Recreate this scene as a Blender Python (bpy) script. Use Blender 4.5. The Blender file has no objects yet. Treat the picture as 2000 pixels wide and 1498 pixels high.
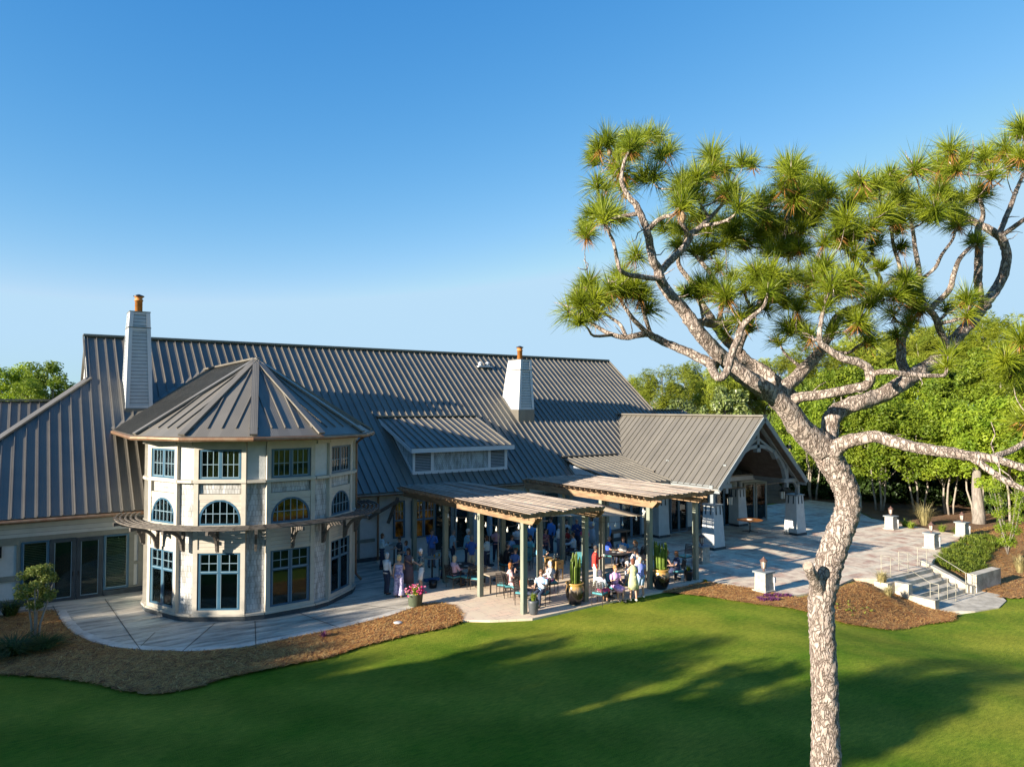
import bpy, bmesh, math, random
from mathutils import Vector, Matrix, Quaternion
R=math.radians
sin,cos=math.sin,math.cos
col=bpy.context.scene.collection
rnd=random.Random(7)
# ---------------------------------------------------------------- survey: pixel of the 2000 px photo -> point of the place
FP=1390.;HC=7.8;TH=R(55.9);S_,C_=sin(TH),cos(TH);PIT=math.atan(46/FP)
def ray(px,py):
    x=(px-1000)/FP; y=-(py-749)/FP
    Y=cos(PIT)-y*sin(PIT); Z=sin(PIT)+y*cos(PIT)
    return (x*S_+Y*C_,-x*C_+Y*S_,Z)
def Gz(px,py,z=0):
    r=ray(px,py); t=(z-HC)/r[2]; return Vector((r[0]*t,r[1]*t,z))
def Gv(px,py,v):
    r=ray(px,py); t=v/r[1]; return Vector((r[0]*t,v,HC+r[2]*t))
def Gu(px,py,u):
    r=ray(px,py); t=u/r[0]; return Vector((u,r[1]*t,HC+r[2]*t))
def GY(px,py,Y):      # at forward distance Y from the drone
    x=(px-1000)/FP; y=-(py-749)/FP
    Yf=cos(PIT)-y*sin(PIT); r=ray(px,py); t=Y/Yf
    return Vector((r[0]*t,r[1]*t,HC+r[2]*t))
M_=.8; EV=33.57; EZ=3.65
def roofz(v): return EZ+M_*(v-EV)
def hz(u,v):
    t_=max(0,min(1,(u-30.3)/1.4)); vs_=17.7+1.9*t_; vw=3.2+1.4*t_
    if 32.05<u<37.1 and 14.7<v<17.3: return -1.0
    def S(t):
        t=max(0,min(1,t)); return t*t*(3-2*t)
    return -.85*S((u-21)/8)*S((vs_-v)/vw)
# ---------------------------------------------------------------- tagging
ORG={}
def tag(o,label=None,cat=None,group=None,kind=None):
    if label:o['label']=label
    if cat:o['category']=cat
    if group:o['group']=group
    if kind:o['kind']=kind
    return o
def thing(name,label,cat,loc=(0,0,0),rz=0,group=None):
    o=bpy.data.objects.new(name,None); col.objects.link(o)
    o.location=loc; o.rotation_euler=(0,0,rz); o.empty_display_size=.3
    ORG[o.name]=Vector(loc) if rz==0 else Vector((0,0,0))
    return tag(o,label,cat,group)
KIDS={}
def kids(o): return KIDS.get(o.name,[])
def copy_tree(o,parent=None):
    c=o.copy(); col.objects.link(c)
    if parent is not None:
        c.parent=parent; KIDS.setdefault(parent.name,[]).append(c)
    for ch in list(kids(o)): copy_tree(ch,c)
    return c
def place(o,loc,rz=0,sc=1,label=None,group=None):
    c=copy_tree(o); c.location=loc; c.rotation_euler=(0,0,rz); c.scale=(sc,)*3 if not isinstance(sc,tuple) else sc
    if label:c['label']=label
    if group:c['group']=group
    return c
# ---------------------------------------------------------------- mesh builder
class MB:
    def __init__(s): s.v=[];s.f=[];s.mi=[];s.cur=0
    def add(s,vs,fs):
        b=len(s.v); s.v+= [tuple(p) for p in vs]
        for f in fs: s.f.append(tuple(b+i for i in f)); s.mi.append(s.cur)
        return s
    def box(s,c,d,rz=0,taper=1):
        x,y,z=d[0]/2,d[1]/2,d[2]/2; ca,sa=cos(rz),sin(rz); vs=[]
        for k in (-1,1):
            t=taper if k>0 else 1
            for (i,j) in ((-1,-1),(1,-1),(1,1),(-1,1)):
                a,b=i*x*t,j*y*t; vs.append((c[0]+a*ca-b*sa,c[1]+a*sa+b*ca,c[2]+k*z))
        return s.add(vs,[(3,2,1,0),(4,5,6,7),(0,1,5,4),(1,2,6,5),(2,3,7,6),(3,0,4,7)])
    def bx(s,u0,u1,v0,v1,z0,z1): return s.box(((u0+u1)/2,(v0+v1)/2,(z0+z1)/2),(abs(u1-u0),abs(v1-v0),abs(z1-z0)))
    def beam(s,p,q,w,h,up=(0,0,1)):
        p,q=Vector(p),Vector(q); d=(q-p).normalized(); a=d.cross(Vector(up))
        if a.length<1e-4: a=d.cross(Vector((1,0,0)))
        a.normalize(); n=a.cross(d).normalized(); vs=[]
        for e in (p,q):
            for (i,j) in ((-1,-1),(1,-1),(1,1),(-1,1)): vs.append(e+a*(i*w/2)+n*(j*h/2))
        return s.add(vs,[(0,1,2,3),(7,6,5,4),(4,5,1,0),(5,6,2,1),(6,7,3,2),(7,4,0,3)])
    def prism(s,poly,dv):    # polygon of 3d points extruded by vector
        n=len(poly); dv=Vector(dv); a=[Vector(p) for p in poly]; b=[p+dv for p in a]
        return s.add(a+b,[tuple(range(n))[::-1],tuple(range(n,2*n))]+[(i,(i+1)%n,n+(i+1)%n,n+i) for i in range(n)])
    def tube(s,pts,rs,n=8,cap=True,sq=None):
        pts=[Vector(p) for p in pts]; m=len(pts)
        if not hasattr(rs,'__len__'): rs=[rs]*m
        t=(pts[1]-pts[0]).normalized(); a=t.orthogonal().normalized(); b0=len(s.v); vs=[]
        for i,p in enumerate(pts):
            tt=(pts[min(i+1,m-1)]-pts[max(i-1,0)]).normalized()
            a=(a-tt*a.dot(tt)); a=a.normalized() if a.length>1e-6 else tt.orthogonal().normalized()
            b=tt.cross(a)
            for k in range(n):
                w=2*math.pi*k/n; vs.append(p+(a*cos(w)+b*sin(w))*rs[i])
        fs=[(i*n+k,i*n+(k+1)%n,(i+1)*n+(k+1)%n,(i+1)*n+k) for i in range(m-1) for k in range(n)]
        if cap: fs+=[tuple(range(n))[::-1],tuple(range((m-1)*n,m*n))]
        return s.add(vs,fs)
    def loft(s,rings,n=12,cap=True):   # rings: (x,y,z,rx,ry)
        vs=[(x+rx*cos(2*math.pi*k/n),y+ry*sin(2*math.pi*k/n),z) for (x,y,z,rx,ry) in rings for k in range(n)]
        m=len(rings)
        fs=[(i*n+k,i*n+(k+1)%n,(i+1)*n+(k+1)%n,(i+1)*n+k) for i in range(m-1) for k in range(n)]
        if cap: fs+=[tuple(range(n))[::-1],tuple(range((m-1)*n,m*n))]
        return s.add(vs,fs)
    def lathe(s,prof,c=(0,0,0),n=20): return s.loft([(c[0],c[1],c[2]+z,r,r) for (r,z) in prof],n)
    def sheet(s,poly,z=0,th=.1,f=None):
        a=[(p[0],p[1],z+(f(p[0],p[1]) if f else 0)) for p in poly]; return s.prism([Vector(p)-Vector((0,0,th)) for p in a],(0,0,th))
    def build(s,name,mat,parent=None,smooth=False,uv=True,bevel=0):
        me=bpy.data.meshes.new(name); o3=Vector((0,0,0))
        if parent is not None and parent.name in ORG: o3=ORG[parent.name]
        if o3.length>0: me.from_pydata([(x-o3.x,y-o3.y,z-o3.z) for (x,y,z) in s.v],[],s.f)
        else: me.from_pydata(s.v,[],s.f)
        for m in (mat if isinstance(mat,(list,tuple)) else [mat]): me.materials.append(m)
        if any(s.mi): me.polygons.foreach_set('material_index',s.mi)
        if uv:
            l=me.uv_layers.new(name='UVMap'); d=[0.0]*(2*len(me.loops)); vv=me.vertices
            for p in me.polygons:
                n=p.normal; t=Vector((-n.y,n.x,0))
                if t.length<.05: t=Vector((1,0,0))
                t.normalize(); b=n.cross(t)
                for li in p.loop_indices:
                    c=vv[me.loops[li].vertex_index].co; d[2*li]=c.dot(t); d[2*li+1]=c.dot(b)
            l.data.foreach_set('uv',d)
        if smooth: me.polygons.foreach_set('use_smooth',[True]*len(me.polygons))
        me.update()
        o=bpy.data.objects.new(name,me); col.objects.link(o)
        if parent is not None:
            o.parent=parent; KIDS.setdefault(parent.name,[]).append(o); ORG[o.name]=o3
        if bevel:
            md=o.modifiers.new('b','BEVEL'); md.width=bevel; md.segments=2; md.limit_method='ANGLE'
        return o
# ---------------------------------------------------------------- materials
def newmat(name):
    m=bpy.data.materials.new(name); m.use_nodes=True; nt=m.node_tree; nt.nodes.clear()
    return m,nt
class NT:
    def __init__(s,nt): s.nt=nt
    def n(s,t,**k):
        x=s.nt.nodes.new(t)
        for a,b in k.items():
            if a in x.inputs.keys(): x.inputs[a].default_value=b
            else: setattr(x,a,b)
        return x
    def l(s,a,b): s.nt.links.new(a,b)
AL=.78   # overall albedo level
def sc_(c,f=AL): return tuple(x*f for x in c)
def c4(c): return (c[0],c[1],c[2],1)
def mat(name,color,rough=.6,metal=0,var=.15,scale=3.,col2=None,bump=0,bscale=40.,spec=.5,stretch=None,coord='Object',fac2=None,detail=5,rand=0):
    color=sc_(color); col2=sc_(col2) if col2 else None
    m,nt=newmat(name); k=NT(nt); out=k.n('ShaderNodeOutputMaterial'); b=k.n('ShaderNodeBsdfPrincipled')
    b.inputs['Roughness'].default_value=rough; b.inputs['Metallic'].default_value=metal; b.inputs['Specular IOR Level'].default_value=spec
    k.l(b.outputs[0],out.inputs[0]); tc=k.n('ShaderNodeTexCoord'); src=tc.outputs[coord]
    if stretch:
        mp=k.n('ShaderNodeMapping'); mp.inputs['Scale'].default_value=stretch; k.l(src,mp.inputs[0]); src=mp.outputs[0]
    nz=k.n('ShaderNodeTexNoise',Scale=scale,Detail=detail,Roughness=.6); k.l(src,nz.inputs['Vector'])
    rp=k.n('ShaderNodeValToRGB'); c2=col2 or tuple(x*(1-var*2) for x in color); c1=color if col2 else tuple(min(1,x*(1+var)) for x in color)
    lo,hi=fac2 or (.35,.65)
    rp.color_ramp.elements[0].position=lo; rp.color_ramp.elements[1].position=hi
    rp.color_ramp.elements[0].color=c4(c2); rp.color_ramp.elements[1].color=c4(c1)
    k.l(nz.outputs['Fac'],rp.inputs[0]); co_=rp.outputs[0]
    if rand:
        oi=k.n('ShaderNodeObjectInfo'); mr=k.n('ShaderNodeMapRange'); mr.inputs['To Min'].default_value=1-rand; mr.inputs['To Max'].default_value=1+rand; hv=k.n('ShaderNodeHueSaturation')
        k.l(oi.outputs['Random'],mr.inputs['Value']); k.l(mr.outputs[0],hv.inputs['Value']); k.l(co_,hv.inputs['Color']); co_=hv.outputs[0]
    k.l(co_,b.inputs['Base Color'])
    if bump:
        n2=k.n('ShaderNodeTexNoise',Scale=bscale,Detail=4); k.l(src,n2.inputs['Vector'])
        bp=k.n('ShaderNodeBump',Strength=bump,Distance=.02); k.l(n2.outputs['Fac'],bp.inputs['Height']); k.l(bp.outputs[0],b.inputs['Normal'])
    return m
def boards(name,color,pitch=.14,rough=.55,dark=.55,var=.06,gap=.06):   # lapped siding: bump + thin shadow line
    color=sc_(color); m,nt=newmat(name); k=NT(nt); out=k.n('ShaderNodeOutputMaterial'); b=k.n('ShaderNodeBsdfPrincipled',Roughness=rough)
    k.l(b.outputs[0],out.inputs[0]); tc=k.n('ShaderNodeTexCoord'); sp=k.n('ShaderNodeSeparateXYZ'); k.l(tc.outputs['Object'],sp.inputs[0])
    d=k.n('ShaderNodeMath',operation='DIVIDE'); d.inputs[1].default_value=pitch; k.l(sp.outputs[2],d.inputs[0])
    fr=k.n('ShaderNodeMath',operation='FRACT'); k.l(d.outputs[0],fr.inputs[0])
    gt=k.n('ShaderNodeMath',operation='GREATER_THAN'); gt.inputs[1].default_value=gap*1.6; k.l(fr.outputs[0],gt.inputs[0])
    nz=k.n('ShaderNodeTexNoise',Scale=2.5,Detail=6); k.l(tc.outputs['Object'],nz.inputs['Vector'])
    rp=k.n('ShaderNodeValToRGB'); rp.color_ramp.elements[0].color=c4(tuple(x*(1-var*2) for x in color)); rp.color_ramp.elements[1].color=c4(color)
    rp.color_ramp.elements[0].position=.3; rp.color_ramp.elements[1].position=.6; k.l(nz.outputs['Fac'],rp.inputs[0])
    mx=k.n('ShaderNodeMix',data_type='RGBA'); mx.inputs['A'].default_value=c4(tuple(x*dark for x in color)); k.l(rp.outputs[0],mx.inputs['B']); k.l(gt.outputs[0],mx.inputs['Factor'])
    k.l(mx.outputs['Result'],b.inputs['Base Color'])
    bp=k.n('ShaderNodeBump',Strength=.8,Distance=.015,invert=True); k.l(fr.outputs[0],bp.inputs['Height']); k.l(bp.outputs[0],b.inputs['Normal'])
    return m
def shingles(name,color,w=.14,h=.17,mortar=.5,var=.2):
    color=sc_(color); m,nt=newmat(name); k=NT(nt); out=k.n('ShaderNodeOutputMaterial'); b=k.n('ShaderNodeBsdfPrincipled',Roughness=.75)
    k.l(b.outputs[0],out.inputs[0]); tc=k.n('ShaderNodeTexCoord')
    br=k.n('ShaderNodeTexBrick',Scale=1.0); br.inputs['Brick Width'].default_value=w; br.inputs['Row Height'].default_value=h
    br.inputs['Mortar Size'].default_value=.009; br.inputs['Mortar Smooth'].default_value=.3
    br.inputs['Color1'].default_value=c4(color); br.inputs['Color2'].default_value=c4(tuple(x*(1-var) for x in color)); br.inputs['Mortar'].default_value=c4(tuple(x*mortar for x in color))
    k.l(tc.outputs['UV'],br.inputs['Vector'])
    nz=k.n('ShaderNodeTexNoise',Scale=6,Detail=8,Roughness=.7); mp=k.n('ShaderNodeMapping'); mp.inputs['Scale'].default_value=(1,1,.25); k.l(tc.outputs['Object'],mp.inputs[0]); k.l(mp.outputs[0],nz.inputs['Vector'])
    rp=k.n('ShaderNodeValToRGB'); rp.color_ramp.elements[0].position=.38; rp.color_ramp.elements[1].position=.6
    rp.color_ramp.elements[0].color=(.5,.49,.46,1); rp.color_ramp.elements[1].color=(1,1,1,1); k.l(nz.outputs['Fac'],rp.inputs[0])
    mx=k.n('ShaderNodeMix',data_type='RGBA',blend_type='MULTIPLY'); mx.inputs['Factor'].default_value=1; k.l(br.outputs['Color'],mx.inputs['A']); k.l(rp.outputs[0],mx.inputs['B'])
    k.l(mx.outputs['Result'],b.inputs['Base Color'])
    bp=k.n('ShaderNodeBump',Strength=.7,Distance=.01,invert=True); k.l(br.outputs['Fac'],bp.inputs['Height']); k.l(bp.outputs[0],b.inputs['Normal'])
    return m
def leafmat(name,c1,c2,trans=.35,scale=.8,rough=.5,spec=.3):
    c1=sc_(c1,.85); c2=sc_(c2,.85); m,nt=newmat(name); k=NT(nt); out=k.n('ShaderNodeOutputMaterial'); b=k.n('ShaderNodeBsdfPrincipled',Roughness=rough); b.inputs['Specular IOR Level'].default_value=spec
    t=k.n('ShaderNodeBsdfTranslucent'); ms=k.n('ShaderNodeMixShader'); ms.inputs[0].default_value=trans
    tc=k.n('ShaderNodeTexCoord'); nz=k.n('ShaderNodeTexNoise',Scale=scale,Detail=6,Roughness=.75); k.l(tc.outputs['Object'],nz.inputs['Vector'])
    rp=k.n('ShaderNodeValToRGB'); rp.color_ramp.elements[0].position=.35; rp.color_ramp.elements[1].position=.65
    rp.color_ramp.elements[0].color=c4(c1); rp.color_ramp.elements[1].color=c4(c2); k.l(nz.outputs['Fac'],rp.inputs[0])
    oi=k.n('ShaderNodeObjectInfo'); hs=k.n('ShaderNodeHueSaturation'); ma=k.n('ShaderNodeMapRange'); ma.inputs['To Min'].default_value=.8; ma.inputs['To Max'].default_value=1.25
    k.l(oi.outputs['Random'],ma.inputs['Value']); k.l(ma.outputs[0],hs.inputs['Value']); k.l(rp.outputs[0],hs.inputs['Color'])
    k.l(hs.outputs[0],b.inputs['Base Color']); k.l(hs.outputs[0],t.inputs['Color']); k.l(b.outputs[0],ms.inputs[1]); k.l(t.outputs[0],ms.inputs[2]); k.l(ms.outputs[0],out.inputs[0])
    return m
def glassmat(name,tint=(.75,.85,.8),refl=.12):
    m,nt=newmat(name); k=NT(nt); out=k.n('ShaderNodeOutputMaterial'); t=k.n('ShaderNodeBsdfTransparent'); t.inputs[0].default_value=c4(tint)
    g=k.n('ShaderNodeBsdfGlossy',Roughness=.03); g.inputs['Color'].default_value=(.9,.95,1,1); lw=k.n('ShaderNodeFresnel',IOR=1.45); ms=k.n('ShaderNodeMixShader')
    k.l(lw.outputs[0],ms.inputs[0]); k.l(t.outputs[0],ms.inputs[1]); k.l(g.outputs[0],ms.inputs[2]); k.l(ms.outputs[0],out.inputs[0])
    return m
def emitmat(name,c,st):
    m,nt=newmat(name); k=NT(nt); out=k.n('ShaderNodeOutputMaterial'); e=k.n('ShaderNodeEmission',Strength=st); e.inputs[0].default_value=c4(c); k.l(e.outputs[0],out.inputs[0]); return m
def roofmat(name,color):
    color=sc_(color); m,nt=newmat(name); k=NT(nt); out=k.n('ShaderNodeOutputMaterial'); b=k.n('ShaderNodeBsdfPrincipled',Roughness=.42,Metallic=.25); k.l(b.outputs[0],out.inputs[0])
    tc=k.n('ShaderNodeTexCoord'); nz=k.n('ShaderNodeTexNoise',Scale=.6,Detail=7,Roughness=.65); k.l(tc.outputs['Object'],nz.inputs['Vector'])
    rp=k.n('ShaderNodeValToRGB'); rp.color_ramp.elements[0].position=.3; rp.color_ramp.elements[1].position=.7
    rp.color_ramp.elements[0].color=c4(tuple(x*.86 for x in color)); rp.color_ramp.elements[1].color=c4(tuple(x*1.08 for x in color)); k.l(nz.outputs['Fac'],rp.inputs[0])
    su=k.n('ShaderNodeSeparateXYZ'); dv=k.n('ShaderNodeMath',operation='DIVIDE'); dv.inputs[1].default_value=.42; fl=k.n('ShaderNodeMath',operation='FLOOR'); wn=k.n('ShaderNodeTexWhiteNoise',noise_dimensions='1D'); mr=k.n('ShaderNodeMapRange'); mr.inputs['To Min'].default_value=.9; mr.inputs['To Max'].default_value=1.08
    k.l(tc.outputs['UV'],su.inputs[0]); k.l(su.outputs[0],dv.inputs[0]); k.l(dv.outputs[0],fl.inputs[0]); k.l(fl.outputs[0],wn.inputs['W']); k.l(wn.outputs['Value'],mr.inputs['Value'])
    hv=k.n('ShaderNodeHueSaturation'); k.l(rp.outputs[0],hv.inputs['Color']); k.l(mr.outputs[0],hv.inputs['Value']); k.l(hv.outputs[0],b.inputs['Base Color'])
    wv=k.n('ShaderNodeTexWave',Scale=4.8); wv.wave_type='BANDS'; wv.bands_direction='X'; k.l(tc.outputs['UV'],wv.inputs['Vector'])
    n2=k.n('ShaderNodeTexNoise',Scale=9,Detail=2); k.l(tc.outputs['Object'],n2.inputs['Vector'])
    ad=k.n('ShaderNodeMath',operation='ADD'); k.l(wv.outputs['Fac'],ad.inputs[0]); k.l(n2.outputs['Fac'],ad.inputs[1])
    bp=k.n('ShaderNodeBump',Strength=.35,Distance=.006); k.l(ad.outputs[0],bp.inputs['Height']); k.l(bp.outputs[0],b.inputs['Normal'])
    return m
MROOF=roofmat('standing_seam_metal',(.218,.199,.165))
MTRIM=mat('taupe_trim_paint',(.54,.495,.41),.6,var=.05)
MTRIMD=mat('taupe_trim_paint_dark',(.24,.24,.2),.6,var=.06)
MWHITE=mat('white_render',(.6,.61,.59),.8,var=.05,bump=.3,bscale=25)
MWTRIM=mat('white_trim_paint',(.62,.64,.65),.5,var=.03)
MSHING=shingles('whitewashed_shingles',(.7,.7,.68),.11,.2,.55,.2)
MSCALE=shingles('pale_scale_shingles',(.52,.6,.62),.12,.12,.6,.12)
MCLAP=boards('cream_clapboard',(.55,.5,.415),.15,dark=.6)
MSIDE=boards('white_lap_siding',(.58,.59,.57),.19,dark=.45)
MCHIM=boards('chimney_siding',(.5,.53,.53),.17,dark=.4,gap=.11)
MBLUE=mat('blue_window_paint',(.035,.115,.19),.4,var=.06)
MMUNT=mat('pale_blue_muntin_paint',(.2,.3,.36),.4,var=.04)
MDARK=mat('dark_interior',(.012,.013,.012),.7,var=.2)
MWARM,_n=newmat('warm_interior_and_reflection'); _k=NT(_n); _o=_k.n('ShaderNodeOutputMaterial'); _e=_k.n('ShaderNodeEmission',Strength=.11); _t=_k.n('ShaderNodeTexCoord'); _z=_k.n('ShaderNodeTexNoise',Scale=2.2,Detail=3); _k.l(_t.outputs['Object'],_z.inputs['Vector'])
_r=_k.n('ShaderNodeValToRGB'); _r.color_ramp.elements[0].position=.42; _r.color_ramp.elements[1].position=.75; _r.color_ramp.elements[0].color=(.012,.006,.002,1); _r.color_ramp.elements[1].color=(.3,.13,.02,1); _k.l(_z.outputs['Fac'],_r.inputs[0]); _k.l(_r.outputs[0],_e.inputs[0]); _k.l(_e.outputs[0],_o.inputs[0])  # weak glow: lit turret room, and golden reflections painted into the pergola windows
MGLASS=glassmat('window_glass')
MBLIND=mat('blind_slats',(.34,.33,.24),.6,var=.05)
MCOPPER=mat('weathered_copper',(.24,.12,.06),.45,.4,var=.2,scale=4,col2=(.3,.2,.12))
MFLUE=mat('orange_clay_flue',(.62,.24,.05),.5,var=.12,scale=6)
MBLACK=mat('black_iron',(.02,.02,.022),.4,.5,var=.1)
MPLINTH=mat('dark_slate_plinth',(.05,.065,.075),.7,var=.2)
MDWOOD=mat('dark_weathered_wood',(.13,.11,.09),.75,var=.25,scale=5,stretch=(1,1,4))
MPWOOD=mat('sun_bleached_timber',(.46,.38,.31),.8,var=.2,scale=3,col2=(.25,.195,.15),bump=.5,bscale=30,stretch=(3,.35,3),fac2=(.3,.7),rand=.3)
MBEAM=mat('brown_pergola_beam',(.36,.24,.13),.75,var=.2,scale=3,col2=(.2,.115,.06),stretch=(3,.5,3))
MPOST=mat('green_grey_painted_post',(.27,.295,.23),.65,var=.12,scale=3,col2=(.2,.225,.175),stretch=(3,3,.35),bump=.4,bscale=20)
MGREY=mat('blue_grey_truss_paint',(.26,.29,.3),.6,var=.06)
MSOFF=mat('brown_soffit_boards',(.12,.09,.065),.7,var=.15)
MGLOWS=mat('frosted_lantern_glass',(.6,.57,.48),.4,var=.05)
# ================================================================ THE CLUBHOUSE
def each(mb,name,mt,parent):      # every board of the builder as a part of its own
    for i in range(0,len(mb.v),8):
        q=MB(); q.add(mb.v[i:i+8],[tuple(j-i for j in f) for f in mb.f if i<=f[0]<i+8]); q.build(name,mt,parent)
club=thing('clubhouse','long grey metal roofed clubhouse with round turret, two chimneys and gabled entrance','building',(0,34,0))
def clip_poly(P,a):   # P: list of (x,y) ; intersections with x=a, sorted y
    ys=[]
    for i in range(len(P)):
        (x0,y0),(x1,y1)=P[i],P[(i+1)%len(P)]
        if (x0<=a<x1) or (x1<=a<x0): ys.append(y0+(a-x0)/(x1-x0)*(y1-y0))
    return sorted(ys)
def seam_roof(name,pts,down,sp=.42,h=.066,w=.032,th=.1,bot=0.,top=0.,off=0.,parent=None,mat_=None,ph=.5):
    pts=[Vector(p) for p in pts]; d=Vector(down).normalized()
    n=Vector((0,0,0))
    for i in range(len(pts)): n+= (pts[i]-pts[0]).cross(pts[(i+1)%len(pts)]-pts[0])
    n.normalize()
    if n.z<0: n=-n; 
    d=(d-n*d.dot(n)).normalized(); a=d.cross(n).normalized(); o=pts[0]
    P=[((p-o).dot(a),(p-o).dot(d)) for p in pts]
    m=MB(); m.prism([p+n*off-n*th for p in pts],n*th)
    x0,x1=min(p[0] for p in P),max(p[0] for p in P); x=x0+sp*ph
    while x<x1-.02:
        ys=clip_poly(P,x)
        for i in range(0,len(ys)-1,2):
            y0,y1=ys[i]+top,ys[i+1]-bot
            if y1-y0>.12:
                c=o+a*x+n*off
                m.beam(c+d*y0+n*(h/2),c+d*y1+n*(h/2),w,h,n)
        x+=sp
    return m.build(name,mat_ or MROOF,parent or club)
def RZ(u,v,dz=0): return Vector((u,v,roofz(v)+dz))
RU=43.4; UL,UR=2.3,38.75; VE=33.4
main_roof=seam_roof('roof',[RZ(UL,RU),RZ(UR,RU),RZ(UR,VE),RZ(-4.65-.1,VE),RZ(UL,40.45)],(0,-1,-M_))
zr=roofz(RU)
seam_roof('rear_roof',[(UL,RU,zr),(UR,RU,zr),(UR,53.2,roofz(2*RU-53.2)),(UL,53.2,roofz(2*RU-53.2))],(0,1,-M_),sp=.42)
m=MB(); m.beam((UL-.05,RU,zr+.06),(UR+.05,RU,zr+.06),.34,.11); m.build('ridge_cap',MROOF,main_roof)
# rake trims
m=MB()
m.beam(RZ(UR+.06,VE,-.02),RZ(UR+.06,RU,-.02),.05,.26,(0,-.6,.8)); m.beam((UR+.06,RU,zr-.02),(UR+.06,53,roofz(2*RU-53)),.05,.26,(0,.6,.8))
m.beam(RZ(UL-.06,40.3,-.02),RZ(UL-.06,RU,-.02),.05,.2,(0,-.6,.8)); m.build('rake_trim',MROOF,club)
# left hip side and wing behind
zh=roofz(40.45)
seam_roof('hip_roof',[(UL,40.45,zh),(-4.7,VE,roofz(VE)),(-4.7,46.8,roofz(VE)),(UL,46.8,zh)],(-1,0,-M_))
m=MB(); m.beam(Vector((UL+.08,40.52,zh+.07)),Vector((-4.72,VE,roofz(VE)+.06)),.32,.08,(-.35,-.35,.85)); m.build('hip_cap',MROOF,club)
seam_roof('wing_roof',[(-14,46,8.1),(1.05,46,8.1),(1.05,38,8.1-6.4),(-14,38,8.1-6.4)],(0,-1,-.8))
m=MB(); m.beam((-14,46,8.17),(1.05,46,8.17),.3,.1); m.build('ridge_cap',MROOF,club)
# walls
m=MB(); m.bx(-14,13,34,50,-.3,3.62); m.bx(13,38.4,34,52.6,-.3,3.62); m.bx(-14,UL,36,46,3,4.6); m.build('wall',MWHITE,club)
m=MB(); m.prism([(2.42,35.6,5),(2.42,RU,zr-.12),(2.42,51.5,5)],(.2,0,0)); m.prism([(38.3,34.2,3.6),(38.3,RU,zr-.16),(38.3,52.6,3.6)],(.25,0,0)); m.build('gable_wall',MSIDE,club)
# low wing behind the pavilion
seam_roof('rear_wing_roof',[(38.8,45,7.55),(49.2,45,7.55),(53,41.2,4.5),(38.8,41.2,4.5)],(0,-1,-.8))
seam_roof('rear_wing_roof',[(49.2,45,7.55),(53,41.2,4.5),(53,48.8,4.5)],(1,0,-.8))
seam_roof('rear_wing_roof',[(38.8,45,7.55),(49.2,45,7.55),(53,48.8,4.5),(38.8,48.8,4.5)],(0,1,-.8))
m=MB(); m.beam((38.8,45,7.6),(49.2,45,7.6),.3,.08); m.build('ridge_cap',MROOF,club)
m=MB(); m.bx(38.6,52.6,41.5,48.5,0,4.5); m.build('wall',MWHITE,club)
# siding band and trim boards of the long front
wl=MB(); wl.bx(-14,4.4,33.95,34,2.72,3.6); wl.build('siding_band',MSIDE,club)
t=MB()
t.bx(-14,4.35,33.93,34,2.44,2.72)
def U(px,py=1100,v=34): return Gv(px,py,v).x
t.bx(U(32),U(40.5),33.93,34,.32,2.44); t.bx(U(251.5),U(261),33.93,34,.32,2.44); t.bx(U(269),U(280),33.93,34,.32,2.44)
t.bx(-14,U(32),33.93,34,1.05,1.25); t.bx(U(261),U(269),33.93,34,1.2,1.32); t.bx(-14,U(97)-.02,33.93,34,.28,.34); t.bx(U(200)+.02,4.4,33.93,34,.26,.33)
t.bx(11.2,14.6,33.93,34,1.0,1.16); t.bx(13.7,13.78,33.9,34,0,3.5); t.bx(26.9,27.3,33.9,34,0,3.5)
each(t,'trim_board',MTRIMD,club)
p=MB(); p.bx(-14,U(97)-.02,33.88,34,-.1,.27); p.bx(U(200)+.02,4.4,33.88,34,-.1,.25); p.bx(11,15.3,33.88,34,-.1,.22); each(p,'plinth',MPLINTH,club)
g=MB(); ez=roofz(VE)-.12
for a,b in ((-14,4.3),(11.3,27.2)): g.tube([(a,VE-.03,ez),(b,VE-.03,ez)],.075,8); g.bx(a,b,VE+.06,34,ez-.02,ez+.1)
g.build('gutter',MCOPPER,club)
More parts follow.
